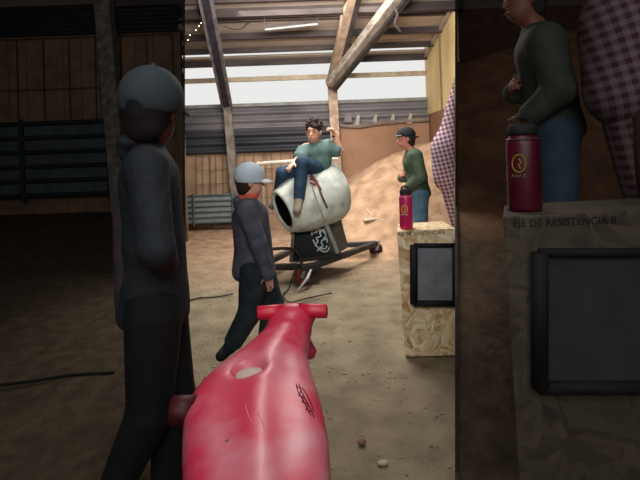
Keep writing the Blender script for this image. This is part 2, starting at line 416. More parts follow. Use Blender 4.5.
# back wall of the bright middle part
XL, XR = -3.15, 2.42
wallboard = boards('straw_boards', (178,146,116), (150,120,92), (134,106,82), .62, 'X')
bm = bmesh.new(); box(bm, XL, XR, 10, 10.08, -.1, 1.72); obj('wall_back', bm, wallboard, kind='structure')
def corrugated(x0, x1, y, z0, z1, ridge, amp, tilt=0):
    bm = bmesh.new(); n = int((z1-z0)/ridge*10); A = []
    for i in range(n+1):
        z = z0+(z1-z0)*i/n; yy = y-amp*(.5+.5*math.sin((z-z0)/ridge*2*math.pi))+tilt*(z-z0)
        A.append((bm.verts.new((x0, yy, z)), bm.verts.new((x1, yy, z))))
    for a, b in zip(A, A[1:]): bm.faces.new((a[0], a[1], b[1], b[0]))
    return bm
tin = mat('grey_tin', (124,118,118), (90,86,88), rough=.55, metal=.0, scale=2, stretch=(.3,1,1), spec=.4)
obj('wall_back', corrugated(XL, XR, 10, 2.14, 2.66, .17, .07), tin, smooth=True, kind='structure')
obj('wall_back', corrugated(XL, XR, 9.96, 1.64, 2.18, .18, .08), mat('lower_tin', (66,66,70), (44,44,48), rough=.5, scale=2, stretch=(.3,1,1)), smooth=True, kind='structure')  # lower tin in a darker tone than the sheet above
# wall-top girt floating in the bright opening, sill under it
bm = bmesh.new(); box(bm, XL, XR, 9.96, 10.04, 3.22, 3.32); obj('trim_1', bm, mat('girt_wood', (196,178,150), (170,150,122)), kind='structure')
bm = bmesh.new(); box(bm, XL, XR, 9.93, 10.06, 2.66, 2.73); obj('trim_2', bm, mat('sill', (150,148,142)), kind='structure')
# right end wall, yellowish plywood above
ply = mat('yellow_plywood', (232,206,150), (208,180,126), scale=2, stretch=(1,1,.3), spec=.2)
bm = bmesh.new(); box(bm, 2.42, 2.5, 7.9, 10.1, 2.35, ZR(9)+.25); obj('wall_right', bm, ply, kind='structure')
bm = bmesh.new(); box(bm, 2.42, 2.5, 7.9, 10.1, -.1, 2.35); obj('wall_right', bm, mat('brown_ply', (150,112,84), (128,94,70)), kind='structure')
bm = bmesh.new(); box(bm, 2.39, 2.42, 8.75, 8.79, 2.35, 3.85); obj('trim_3', bm, mat('batten', (140,118,86)), kind='structure')
bm = bmesh.new(); beam(bm, (2.38, 10, 3.6), (2.38, 7.9, 4.02), .06, .07); obj('trim_4', bm, mat('batten2', (178,160,138)), kind='structure')
# side bay back walls, darkened in colour to look dim
baywall = boards('dim_boards', (122,94,70), (98,76,56), (90,70,52), .3, 'X')
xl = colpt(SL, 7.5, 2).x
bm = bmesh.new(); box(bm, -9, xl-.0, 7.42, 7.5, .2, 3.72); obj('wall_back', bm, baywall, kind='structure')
obj('wall_back', corrugated(-9, xl-.02, 7.42, 3.66, 4.3, .14, .05), mat('dim_tin', (40,42,44), (28,30,32), rough=.6), smooth=True, kind='structure')
xr = colpt(SRR, 8, 2).x
bm = bmesh.new(); box(bm, xr+.03, 9, 8, 8.08, .0, 4.2); obj('wall_back', bm, mat('dim_brown', (84,58,42), (66,46,34)), kind='structure')

# ---- rafters, posts, brace
def member(name, a, b, w, h, m, label, cat, up=(0,0,1)):
    bm = bmesh.new(); beam(bm, a, b, w, h, up); bevel(bm, .008, 1); o = obj(name, bm, m); return tag(o, label, cat)
steel = mat('rafter_steel', (62,58,64), (38,36,42), rough=.5, scale=14, stretch=(1,.4,1), bump=.2)
paleedge = mat('rafter_edge', (128,118,114), (94,86,86))
def rafter(name, a, b, w, h, label):
    r = empty(name, a, label, 'rafter')
    a, b = Vector(a), Vector(b)
    bm = bmesh.new(); beam(bm, a, b, w*.5, h); obj('web', bm, steel, r)
    for s in (-1, 1):
        bm = bmesh.new(); o = Vector((s*w*.38, 0, -h*.35)); beam(bm, a+o, b+o, w*.24, h*.3); obj('flange', bm, paleedge, r)
    bm = bmesh.new(); o = Vector((0, 0, -h*.5)); beam(bm, a+o, b+o, w*.35, .02); obj('rust_strip', bm, mat('rust_strip', (70,56,54), (44,36,38), scale=20), r)
    return r
rafter('rafter', P(227,104,9.75), P(203,-18,7.05), .24, .22, 'dark steel rafter running up from the left post past the string lights')
member('barn_post', P(227,100,9.75), P(238,232,9.75), .17, .16, wood, 'leaning weathered post behind the boy in the pale cap', 'post', (0,1,0))
member('barn_post', P(332,80,9.7), P(340,232,9.6), .2, .18, mat('post_tan', (186,160,136), (150,126,104), scale=8), 'tan upright post behind the raised hand of the rider', 'post', (0,1,0))
member('roof_beam', P(331,84,9.55), P(353,-10,7.3), .17, .2, mat('beam_tan', (178,150,124), (140,118,98), scale=8), 'narrow roof beam rising steeply from the top of the tan post', 'beam')
b_ = empty('diagonal_brace', P(333,86,9.4), 'thick pale diagonal timber rising right from the tan post', 'beam')
a1, a2 = P(330,84,9.3), P(412,-22,6.9)
bm = bmesh.new(); beam(bm, a1, a2, .2, .16); bevel(bm, .01, 1); obj('timber', bm, mat('pale_timber', (166,154,136), (122,110,96), scale=10, stretch=(1,.3,1), bump=.4), b_)
bm = bmesh.new(); beam(bm, a1+Vector((.1,.02,-.1)), a2+Vector((.1,.02,-.1)), .1, .07); obj('shaded_underside', bm, mat('shade_strip', (70,60,56), (46,40,38)), b_)  # added dark strip painting the timber's shaded underside
bm = bmesh.new(); q = P(392,8,7.1); tube(bm, smooth_pts([q+Vector((0,-.1,0)), q+Vector((.06,-.12,-.14)), q+Vector((.02,-.12,-.28)), q+Vector((.1,-.1,-.4))]), .02, 6); obj('hanging_rope', bm, mat('rope_dark', (60,52,50)), b_)

# hanging strip light
t = empty('strip_light', P(291,27,7.9), 'pale strip light under the roof left of the diagonal timber', 'light fixture')
a, b = P(265,30,7.9), P(318,24.5,7.9)
bm = bmesh.new(); beam(bm, a+Vector((0,0,.04)), b+Vector((0,0,.04)), .16, .05); obj('housing', bm, dkwood, t)
bm = bmesh.new(); beam(bm, a, b, .12, .05); bevel(bm, .01, 2); obj('diffuser', bm, mat('diffuser', (158,155,152), (146,143,140)), t)
for e in (a, b):
    bm = bmesh.new(); tube(bm, [e+Vector((0,0,.05)), Vector((e.x, e.y, ZR(e.y)))], .006, 5); obj('hanger', bm, dkwood, t)
# string lights
t = empty('string_lights', P(195,28,7.8), 'string of tiny glowing bulbs in the top left corner beside the rafter', 'string lights')
pts = [P(x, y, 7.8) for x, y in ((188,40),(190,35),(196,30),(199,26),(203,20),(205,14))]
sp = smooth_pts(pts, 5); bm = bmesh.new(); tube(bm, sp, .005, 5); obj('wire', bm, dkwood, t)
bulb = mat('warm_bulb', (255,240,205), emit=(255,238,205), strength=2.2)
for p in pts[:-1] + [(pts[3]+pts[4])/2]:
    bm = bmesh.new(); ball(bm, p, .012, 8); obj('bulb', bm, bulb, t)
# thin cable loop under the roof
bm = bmesh.new(); tube(bm, smooth_pts([P(x,y,8.2) for x,y in ((224,26),(232,29),(241,29),(247,24),(250,21),(240,22))]), .007, 5)
tag(obj('cable', bm, mat('black_cable', (34,32,34))), 'thin dark cable looped under the roof beside the steel rafter', 'cable')

# ---- livestock panel, wire mesh
def livestock_panel(Q, s, x0, x1, d, cs, ct, label, dz=0, y_top=198, y_bot=229, posts=(.14,.93), pitch=0):
    a, b = Q(x0, y_top, d), Q(x1, y_top-(x1-x0)*.035, d)
    zb = Q(x0, y_bot, d).z; h = a.z - zb
    t = empty('livestock_gate', (a.x, a.y, zb), label, 'gate')
    bm = bmesh.new(); hexa(bm, [(a.x,a.y,zb+.04*s),(b.x,a.y,zb+.04*s),(b.x,a.y+.03,zb+.04*s),(a.x,a.y+.03,zb+.04*s),(a.x,a.y,a.z),(b.x,a.y,a.z+pitch),(b.x,a.y+.03,a.z+pitch),(a.x,a.y+.03,a.z)]); obj('sheet', bm, cs, t)
    for i in range(6):
        z = zb + .06*s + (h-.06*s)*i/5; bm = bmesh.new(); tube(bm, [(a.x, a.y-.03, z), (b.x, a.y-.03, z+pitch*i/5)], .021*s, 8); obj('rail', bm, ct, t)
    for f in posts:
        x = a.x+(b.x-a.x)*f; bm = bmesh.new(); tube(bm, [(x, a.y-.05, zb), (x, a.y-.05, a.z+.04*s)], .022*s, 8); obj('upright', bm, ct, t)
    return t
livestock_panel(P, 1, 187, 236, 9.6, mat('gate_sheet', (152,160,158), (132,140,138)), mat('gate_rail', (92,100,98), (74,82,80)), 'grey-green livestock gate with six rails against the back wall behind the boy', y_top=196, y_bot=226)
def wire_panel(x0, x1, y, z0, z1, sx, sz, r, m, label):
    bm = bmesh.new(); n = int((x1-x0)/sx)
    for i in range(n+1):
        x = x0+(x1-x0)*i/n+random.uniform(-.01,.01); tube(bm, [(x, y, z0), (x+.02, y, z1)], r, 4)
    k = int((z1-z0)/sz)
    for j in range(k+1):
        z = z0+(z1-z0)*j/k; tube(bm, smooth_pts([(x0, y-.01, z), ((x0+x1)/2, y-.01, z+random.uniform(-.02,.02)), (x1, y-.01, z)], 4), r, 4)
    return tag(obj('wire_panel', bm, m), label, 'wire fence')
wm = mat('wire', (112,92,74), (90,72,58))
wire_panel(-2.75, -2.02, 9.93, .66, 1.62, .14, .3, .008, wm, 'wire mesh panel over straw-coloured boards left of the leaning post')
wire_panel(-1.88, .12, 9.93, .3, 1.62, .2, .32, .008, wm, 'wire mesh panel on the back wall behind the rider')
# pale horizontal rail behind rider
bm = bmesh.new(); tube(bm, [P(257,163.5,8.6), P(338,158.2,8.6)], .035, 10); tube(bm, [P(257,163.5,8.6), P(257,163.5,8.6)*1], .03) if False else None
r_ = obj('fence_rail', bm, mat('pale_pipe', (214,206,192), (190,180,166)))
tag(r_, 'pale horizontal pipe rail running behind the rider', 'rail')
for px in (262, 333):
    q = P(px, 161, 8.6); bm = bmesh.new(); tube(bm, [(q.x, 8.6, -.02), (q.x, 8.6, q.z)], .03, 8); obj('upright', bm, mat('pale_pipe_post', (160,140,122)), r_)

# tarp wall right of the post
t = empty('plywood_screen', (1.3, 9.85, 0), 'brown plywood screen with pointed clips along its top behind the dirt mound', 'screen')
a, b = P(340,124,9.85), P(428,122,9.85)
bm = bmesh.new(); box(bm, a.x, 2.4, 9.82, 9.86, -.05, 2.16); obj('board', bm, mat('screen_brown', (158,120,92), (138,104,80), scale=1.5), t)
bm = bmesh.new(); tube(bm, smooth_pts([(a.x,9.79,2.16),(.9,9.79,2.13),(1.2,9.79,2.17),(1.7,9.79,2.2),(2.38,9.79,2.22)]), .05, 8); obj('top_roll', bm, mat('roll_grey', (134,118,104), (110,96,86)), t)
for x in (.82, 1.2, 1.58, 1.96):
    bm = bmesh.new(); v = [bm.verts.new(p) for p in ((x-.06,9.76,2.15),(x+.05,9.76,2.15),(x+.07,9.76,2.36),(x+.02,9.76,2.38),(x-.06,9.8,2.15),(x+.05,9.8,2.15),(x+.07,9.8,2.36),(x+.02,9.8,2.38))]
    for f in ((0,1,2,3),(7,6,5,4),(0,4,5,1),(1,5,6,2),(2,6,7,3),(3,7,4,0)): bm.faces.new([v[i] for i in f])
    obj('clip', bm, mat('clip', (176,162,148)), t)
q = P(348,118,9.7); bm = bmesh.new(); box(bm, q.x-.08, q.x+.08, 9.66, 9.76, q.z-.1, q.z+.09); bevel(bm, .01, 2)
tag(obj('junction_box', bm, mat('grey_box', (128,118,118))), 'small square grey junction box on the tin wall right of the tan post', 'box')

# dirt mound, middle bay
HX = [(-.6,-.05),(-.2,.25),(.3,.8),(.55,.98),(.75,1.12),(1.15,1.38),(1.55,1.53),(2.1,1.7),(2.7,1.8)]
def mz(x, y):
    t = min(max((y-6.5)/2.1, 0), 1); t = t*t*(3-2*t)*.75+t*.25
    return interp(x, HX)*t - .03 + (.05*noise.noise((x*2.2, y*2.2, 1)) + .025*noise.noise((x*7, y*7, 2))+.012*noise.noise((x*18, y*18, 2)))*min(1, t*3)
o = obj('dirt_mound', grid(-.6, 2.40, 6.5, 9.8, 110, 120, mz), sand, smooth=True)
tag(o, 'tall tan dirt mound rising behind the smaller green-shirted man', 'mound')
# floor scraper lying on the mound
q = Vector(on_surface(bvh_of(o), 372, 218) or P(372,218,7.4))
t = empty('hand_scraper', q, 'small pale T-shaped scraper lying on the foot of the dirt mound', 'tool')
pl = mat('scraper_pale', (225,205,180), (200,180,155))
bm = bmesh.new(); beam(bm, P(364,221.5,q.y-.05)+Vector((0,0,.02)), P(381,219.5,q.y+.0)+Vector((0,0,.03)), .1, .025); obj('blade', bm, pl, t)
bm = bmesh.new(); tube(bm, [P(371.5,220,q.y)+Vector((0,0,.02)), P(370,214,q.y+.05), P(367,209,q.y+.1)], .012, 8); obj('handle', bm, pl, t)

# ---- left bay gate, post, wire, cable: dimness painted into their colours
QL, sL = view(9.75, 7.3)
livestock_panel(lambda x, y, d: P(x, y, d), 1.7, -60, 116, 7.28, mat('dim_gate_sheet', (72,80,82), (58,66,68)), mat('dim_gate_rail', (36,42,42), (28,32,32)), 'dim wide livestock gate behind the larger boy at the dim left side', y_top=127, y_bot=205, posts=(.05,.47,.96))
wire_panel(-6.2, xl-.12, 7.36, 1.95, 3.62, .42, .6, .008, mat('dim_wire', (70,54,42)), 'wire mesh over dim boards above the gate at the dim left side')
o = bpy.data.objects[[k for k in bpy.data.objects.keys() if k.startswith('roof_beam')][0]]
bm = bmesh.new(); v_ = Vector((.1,.02,-.03)); beam(bm, P(331,84,9.55)+v_, P(353,-10,7.3)+v_, .09, .18); obj('shaded_side', bm, mat('shade_strip', (70,60,56)), o)  # added dark strip painting the shaded right face of the beam
member('barn_post', P(103,-8,7.08), P(122,214,7.08), .24, .2, mat('dim_post', (122,112,100), (84,76,68), scale=9), 'dim leaning post behind the larger boy at the dim left side', 'post', (0,1,0))
bm = bmesh.new(); q0 = lambda x, y: (lambda d: Vector((P(x,y,d).x, d, lz(0,d)+.012)))(next(d for d in [1.2+.01*i for i in range(600)] if P(x,y,d).z <= lz(0,d)+.012))
tube(bm, smooth_pts([q0(x,y) for x,y in ((-8,386),(30,382),(70,376),(114,373))]), .009, 6)
tag(obj('cable', bm, mat('dim_cable', (14,14,14))), 'black cable lying on the dimmed dirt at the far left', 'cable')

# ============================================================ THINGS
# ---- people
def frame(f, u):
    f = Vector(f).normalized(); u = (Vector(u)-f*Vector(u).dot(f)).normalized(); return f, u, f.cross(u)
def rotmat(f, u, r):   # columns: right, forward, up
    return np.array([[r[i], f[i], u[i]] for i in range(3)])
def hand(V, w, d, n, s, curl=.6, thumb=1):
    d = Vector(d).normalized(); n = (Vector(n)-d*Vector(n).dot(d)).normalized(); t = d.cross(n)*thumb
    V.ell(w+d*.045*s, (.042*s,.05*s,.018*s), rotmat(d, n, d.cross(n)), .012*s)
    for i, L in enumerate((.070,.080,.074,.058)):
        b = w + d*.085*s + t*(.030-.02*i)*s; m = b + (d*math.cos(curl)+n*math.sin(curl))*L*.5*s
        V.cap(b-d*.02*s, m, .0095*s, .009*s, .006*s); V.cap(m, m+(d*math.cos(curl*2.2)+n*math.sin(curl*2.2))*L*.5*s, .009*s, .0075*s, .004*s)
    b = w + d*.02*s + t*.03*s; m = b+(d*.6+t*.7+n*.2).normalized()*.045*s
    V.cap(b, m, .014*s, .011*s, .01*s); V.cap(m, m+(d*.8+t*.2+n*.4).normalized()*.03*s, .011*s, .009*s, .004*s)
def person(name, J, s, hf, hu, label, skin, parts, hands=None, res=.011, hs=1.0, ar=1.0):
    """J: joints in world space; parts: list of garments"""
    s_body = s
    root = empty(name, (J['pelvis'].x, J['pelvis'].y, min(v.z for v in J.values())-.06*s), label, 'person')
    hf, hu, hr = frame(hf, hu); R = rotmat(hf, hu, hr); c = J['head']
    def torso(V, g=0, long=0):
        ax = (J['sl']-J['sr'])*.22; ax2 = (J['hl']-J['hr'])*.25; p = J['pelvis']; ch = J['chest']; w = p.lerp(ch, .45)
        for q in (-1, 1):
            V.cap(ch+ax*q, w+ax*.6*q, .1*s+g, .092*s+g, .05*s); V.cap(w+ax*.6*q, p+ax2*q, .092*s+g, .1*s+g, .05*s)
        V.cap(J['sl'], J['sr'], .056*s+g, None, .06*s); V.cap(ch, J['neck'], .07*s+g, .05*s+g*.5, .05*s)
        if long:
            dn = (p-ch).normalized()*long
            for q in (-1, 1): V.cap(p+ax2*q, p+ax2*q+dn, .1*s+g, .105*s+g, .04*s)
    def arm(V, k, g=0, upto=1, r=1):
        r = r*ar
        S, E, Wr = J['s'+k], J['e'+k], J['w'+k]
        V.cap(S, S.lerp(E, min(1, upto*2)), .052*s*r+g, (.052-.01*min(1,upto*2))*s*r+g, .03*s)
        if upto > .5: V.cap(E, E.lerp(Wr, min(1, upto)), .042*s*r+g, .029*s*r+g, .02*s)
    def leg(V, k, g=0, foot=True, upto=1):
        H, K, A, T = J['h'+k], J['k'+k], J['a'+k], J['t'+k]
        V.cap(H, K, .085*s+g, .058*s+g, .04*s); V.cap(K, K.lerp(A, upto), .058*s+g, (.04*s+g), .02*s)
        if foot: V.cap(A, T, .042*s+g, .032*s+g, .02*s)
    B = Vol(res, .03*s); torso(B)
    for k in 'lr':
        arm(B, k); leg(B, k)
    s = s_body*hs
    B.cap(J['neck'], c - hu*.05*s, .052*s, .05*s, .03*s)
    B.ell(c+hu*.02*s-hf*.008*s, (.074*s,.094*s,.105*s), R, .02*s)
    B.ell(c-hu*.055*s+hf*.03*s, (.055*s,.062*s,.055*s), R, .03*s)
    B.cap(c+hf*.085*s+hu*.012*s, c+hf*.112*s-hu*.025*s, .008*s, .014*s, .012*s)
    B.ell(c+hf*.082*s+hu*.03*s, (.05*s,.012*s,.01*s), R, .015*s)
    B.cap(c-hr*.015*s+hf*.088*s-hu*.058*s, c+hr*.015*s+hf*.088*s-hu*.058*s, .009*s, None, .008*s)
    for q in (-1, 1):
        B.ell(c+hr*q*.078*s-hu*.005*s-hf*.005*s, (.010*s,.022*s,.032*s), R, .008*s)
    s = s_body
    if hands:
        for k, (dv, nv, curl, th) in hands.items(): hand(B, J['w'+k], dv, nv, s, curl, th)
    B.build('body', skin, root)
    s = s_body*hs
    eye = mat('eye_white', (200,180,168), (190,170,158), rough=.3); iris = mat('iris_dark', (38,28,22), rough=.3)
    brow = mat('brow_dark', (104,76,60)); lip = mat('lip', (176,96,86), (160,86,78))
    for q in (-1, 1) if not CUT else ():
        p = c+hr*q*.03*s+hf*.079*s+hu*.012*s
        bm = bmesh.new(); ball(bm, p, .0105*s, 10); e = obj('eye', bm, eye, root, True)
        bm = bmesh.new(); ball(bm, p+hf*.0075*s, .006*s, 8); obj('iris', bm, iris, e, True)
        bm = bmesh.new(); tube(bm, [p+hu*.02*s-hr*.016*s+hf*.012*s, p+hu*.024*s+hf*.014*s, p+hu*.019*s+hr*.016*s+hf*.01*s], .0028*s, 6); obj('eyebrow', bm, brow, root, True)
    if not CUT:
        bm = bmesh.new(); tube(bm, [c+hf*.094*s-hu*.057*s-hr*.02*s, c+hf*.1*s-hu*.055*s, c+hf*.094*s-hu*.057*s+hr*.02*s], .0045*s, 6); obj('mouth', bm, lip, root, True)
    s = s_body
    H = dict(J=J, s=s, torso=torso, arm=arm, leg=leg, root=root, hf=hf, hu=hu, hr=hr, R=R, c=c, res=res, hs=s_body*hs)
    for fn in parts: fn(H)
    return root
def top(name, m, g=.016, sleeves=1.0, long=0, extra=None, sleeve_r=1.0):
    def f(H):
        V = Vol(H['res'], .03*H['s']); H['torso'](V, g*H['s'], long*H['s'])
        for k in 'lr': H['arm'](V, k, g*H['s'], sleeves, sleeve_r)
        if extra: extra(V, H)
        if long: dn_ = (H['J']['pelvis']-H['J']['chest']).normalized(); V.cut(H['J']['pelvis']+dn_*(long*H['s']+.05*H['s']), dn_)
        V.cut(H['J']['neck']+(H['J']['neck']-H['J']['chest']).normalized()*.025*H['s'], (H['J']['neck']-H['J']['chest']).normalized())
        return V.build(name, m, H['root'])
    return f
def jeans(m, g=.014, upto=.97, name='jeans', gl=0):
    def f(H):
        V = Vol(H['res'], .03*H['s']); J = H['J']; s = H['s']
        for q in (-1, 1): V.cap(J['pelvis']+(J['hl']-J['hr'])*.25*q, J['pelvis'].lerp(J['chest'], .12)+(J['hl']-J['hr'])*.25*q, .105*s+g, .1*s+g, .04*s)
        for k in 'lr': H['leg'](V, k, g*s+gl, False, upto)
        V.build(name, m, H['root'])
    return f
def shoes(m, g=.012, hi=.12, name='boot'):
    def f(H):
        J = H['J']; s = H['s']
        for k in 'lr':
            V = Vol(H['res']*.8, .02*s); A, T, K = J['a'+k], J['t'+k], J['k'+k]
            V.cap(A, T, .042*s+g, .034*s+g); V.cap(A, A.lerp(K, hi), .042*s+g, .046*s+g, .02*s); V.build(name, m, H['root'])
    return f
def hairdo(m, kind='short'):
    def f(H):
        V = Vol(H['res']*.7, .015*H['s']); c, hf, hu, hr, s, R = (H[k] for k in ('c','hf','hu','hr','hs','R'))
        if kind == 'curly':
            V.ell(c+hu*.045*s-hf*.02*s, (.086*s,.1*s,.092*s), R)
            rnd = random.Random(3)
            for i in range(46):
                a = rnd.uniform(0, 2*math.pi); e = rnd.uniform(.1, 1.5)
                d = hr*math.cos(a)*math.cos(e)+hf*math.sin(a)*math.cos(e)+hu*math.sin(e)
                V.cap(c+hu*.045*s-hf*.015*s+d*.082*s, c+hu*.045*s-hf*.015*s+d*.1*s, .017*s, None, .01*s)
            V.ell(c+hf*.09*s-hu*.015*s, (.062*s,.06*s,.062*s), R, .01*s, op='s')
        else:
            V.ell(c+hu*.015*s-hf*.025*s, (.083*s,.092*s,.105*s), R)
            V.ell(c-hu*.05*s-hf*.05*s, (.068*s,.05*s,.06*s), R)
            V.ell(c+hf*.075*s-hu*.02*s, (.09*s,.07*s,.1*s), R, .01*s, op='s')
        V.build('hair', m, H['root'])
    return f
def ballcap(m, brimm, back=False, size=1.0, open_back=True, brim_len=.07, drop=.012):
    def f(H):
        c, hf, hu, hr, s, R = (H[k] for k in ('c','hf','hu','hr','hs','R')); V = Vol(H['res']*.6, .01)
        cc = c+hu*.045*s-hf*.008*s
        V.ell(cc, (.09*s*size,.108*s*size,.098*s*size), R); V.cut(cc-hu*drop*s, -hu*1.0 + hf*0)
        if open_back and not back: V.ell(cc-hf*.11*s*size-hu*drop*s, (.035*s,.04*s,.03*s), R, .005, op='s')
        o = V.build('cap', m, H['root'])
        dirn = -hf if back else hf
        bm = bmesh.new(); A = []
        n = 14
        for i in range(n+1):
            a = math.pi*(i/n-.5); x = math.sin(a)*.078*s; y = math.cos(a)
            inn = cc+hr*x+dirn*(.09*s*math.sqrt(max(0,1-(x/(.092*s))**2))+.003*s)-hu*.012*s
            out = cc+hr*x*.95+dirn*((.1+brim_len*y)*s)-hu*(.03*s+.012*s*abs(math.sin(a)))
            A.append((bm.verts.new(inn), bm.verts.new(out), bm.verts.new(out-hu*.006*s), bm.verts.new(inn-hu*.006*s)))
        for p, q in zip(A, A[1:]):
            for k in range(4): bm.faces.new((p[k], p[(k+1)%4], q[(k+1)%4], q[k]))
        bm.faces.new(A[0]); bm.faces.new(A[-1][::-1]); b = obj('brim', bm, brimm, o, True)
        bm = bmesh.new(); ball(bm, cc+hu*.098*s*size, .009*s, 8); obj('button', bm, m, o, True)
    return f
skin = mat('skin', (218,164,138), (206,152,126), rough=.55, scale=8)
skin_dim = mat('skin_shade', (84,56,46), (74,48,40), rough=.6)  # skin darkened to carry the side bays' dimness

# boys -------------------------------------------------------
def boy(Q, s, label, cols, d=3.46, res=.011, scale=1.0, twist=0, hs=1.16, slim=1.0, pocket=False):
    k = .86*scale*slim
    J = {n: Q(x, y, d+dd) for n, (x, y, dd) in dict(
        head=(250,182,0), neck=(248,196,0), chest=(249,214,0), pelvis=(255,262,0),
        sl=(252,207,.13), sr=(247,209,-.13), el=(257,240,.17), wl=(266,262,.15), er=(258,243,-.17), wr=(268,274,-.14),
        hl=(261,272,.07), hr=(254,272,-.07), kl=(273,306,.06), al=(266,345,.05), tl=(282,352,.05),
        kr=(250,312,-.06), ar=(231,346,-.04), tr=(221,356,-.1)).items()}
    if pocket:
        J['head'] += Vector((.01,0,-.035))
        J['wr'] = Q(264,250,d-.1); J['er'] = Q(256,244,d-.2); J['wl'] = Q(264,250,d+.1)
    # trailing foot: heel raised, toe on the ground
    sk, hood, plaid, jm, shoe, capm, collar, hairm = cols
    def collar_fn(H):
        J_, s_ = H['J'], H['s']; V = Vol(.008*s_, .01); up = (J_['neck']-J_['chest']).normalized(); c0 = J_['neck']+up*.0*s_
        for i in range(12):
            a, b = 2*math.pi*i/12, 2*math.pi*(i+1)/12
            g = lambda t: c0 + Vector((math.cos(t)*.072*s_, math.sin(t)*.07*s_, .012*s_*math.sin(t+.6)))
            V.cap(g(a), g(b), .027*s_)
        V.build('collar', collar, H['root'])
    def hood_fn(H):
        J_, s_ = H['J'], H['s']; V = Vol(.01*s_, .02)
        b = J_['neck']-Vector((.075*s_, 0, .03*s_))
        V.ell(b, (.06*s_,.1*s_,.045*s_)); V.ell(b+Vector((-.02*s_,0,-.04*s_)), (.04*s_,.07*s_,.06*s_)); V.build('hood', hood, H['root'])
    def plaid_fn(H):
        J_, s_ = H['J'], H['s']; V = Vol(.012*s_, .03)
        a = J_['chest']+Vector((-.045*s_,-.03*s_,-.02*s_)); b = J_['pelvis']+Vector((-.06*s_,-.03*s_,-.02*s_))
        V.cap(a, b, .105*s_, .11*s_); V.build('plaid_panel', plaid, H['root'])
    def fuller(V, H):
        s_ = H['s']; V.cap(Q(249,214,d), Q(247,270,d), .095*s_, .135*s_, .04); V.cap(Q(258,214,d), Q(261,270,d), .095*s_, .125*s_, .04)
    hands = None if pocket else {'r': (Q(270,284,d-.14)-J['wr'], (0,-1,0), .5, 1), 'l': (Q(270,275,d+.15)-J['wl'], (0,-1,0), .5, -1)}
    return person('person', J, k, (1,.28+twist,-.08), (.06,0,1), label, sk,
        [top('hoodie', hood, .026, 1.02, .09, fuller, 1.2), collar_fn, hood_fn, plaid_fn, jeans(jm, .02, .84, 'jeans', .022*slim), shoes(shoe, .012, .1, 'shoe'),
         hairdo(hairm, 'short'), ballcap(capm, mat('pale_brim', (206,212,208)) if not pocket else capm, size=1.12, brim_len=.085, drop=.05)], hands, res*scale, hs)
hair_b = mat('hair_dark', (58,40,34), (34,24,20), scale=60, stretch=(1,1,.3), bump=.5, bscale=90)
def plaidmat(n, a, b): return gingham(n, a, b, 9)
boy(P, 1, 'boy in pale grey cap and dark hoodie walking past the mechanical bull',
    (skin, mat('hoodie', (108,112,124), (86,90,102), scale=14, bump=.3), plaidmat('plaid', (104,84,98), (66,66,78)), mat('black_jeans', (56,66,72), (38,46,52), scale=9, bump=.3),
     mat('dark_shoe', (34,38,42)), mat('pale_cap', (176,190,196), (156,170,178), scale=10), mat('orange_collar', (226,108,84), (200,90,70)), hair_b))
def squeeze(x): return x+2 if x < 243 else 245+(x-243)*.45
QB, sB = view(3.46, 1.64, squeeze)
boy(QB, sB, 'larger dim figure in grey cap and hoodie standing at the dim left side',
    (skin_dim, mat('hoodie_dim', (32,37,41), (24,28,32), scale=14, bump=.3), plaidmat('plaid_dim', (58,40,44), (34,34,38)), mat('jeans_dim', (13,15,17), (9,10,12), scale=9),
     mat('shoe_dim', (16,17,18)), mat('cap_dim', (56,63,68), (48,55,60), scale=10), mat('collar_dim', (110,48,34), (92,40,28)), mat('hair_dim', (26,18,16), (16,12,10), scale=60)), scale=sB, twist=5, hs=1.4, slim=.8, pocket=True)  # clothes and hair darkened, dimness of the left side painted in

# men in green shirts ----------------------------------------
def green_man(Q, s, label, cols, d=5.4, floor=None):
    J = {n: Q(x, y, d+dd*1.0) for n, (x, y, dd) in dict(
        head=(406,139,0), neck=(411,151,0), chest=(413,162,0), pelvis=(419,192,0),
        sl=(412,155,.17), sr=(415,156,-.17), el=(409,174,.2), wl=(402,178,.06), er=(421,177,-.2), wr=(409,187,-.14),
        hl=(419,195,.08), hr=(420,195,-.08), kl=(419,233,.08), al=(421,271,.08), tl=(409,276,.1),
        kr=(421,233,-.08), ar=(424,272,-.08), tr=(412,277,-.1)).items()}
    if floor is not None:
        zl = J['al'].z
        for k in 'lr':
            J['a'+k].z = floor+.09; J['t'+k].z = floor+.05; J['k'+k].z = (J['h'+k].z+floor+.09)/2
    sk, shirt, jm, shoe, capm, hairm, band = cols
    hands = {'l': (Q(400,174,d-.02)-J['wl'], (1,0,-.2), .9, 1), 'r': (Q(404,190,d-.1)-J['wr'], (0,1,0), .7, 1)}
    def beard(H): pass
    def bandf(H):
        c, hf, hu, hr_, s_, R = (H[k] for k in ('c','hf','hu','hr','s','R')); V = Vol(.006*s_, .004)
        for i in range(-4, 5):
            a = i/4*.9; g = lambda t: c+hu*.048*s_ + hf*math.cos(t)*.105*s_*1 + hr_*math.sin(t)*.088*s_
            if i < 4: V.cap(g(a), g((i+1)/4*.9), .009*s_)
        V.build('cap_band', band, H['root'])
    return person('person', J, s, (-1,-.05,-.08), (-.05,0,1), label, sk,
        [top('shirt', shirt, .022, 1.0, .02, None, 1.25), jeans(jm, .018), shoes(shoe), hairdo(hairm), ballcap(capm, capm, back=True, size=1.06, brim_len=.05), bandf], hands, .012*s)
green_man(P, 1.0, 'man in green long-sleeved shirt, jeans and backward black cap beside the mound',
    (mat('ruddy_skin', (204,132,112), (190,118,98), rough=.55), mat('green_shirt', (84,98,78), (62,76,60), scale=12, bump=.3), mat('light_jeans', (118,152,172), (92,126,148), scale=12),
     mat('boots', (80,58,44)), mat('black_cap', (36,38,42)), hair_b, mat('cap_band', (168,160,158))), floor=0.0)
QM, sM = view(5.4, 2.3)
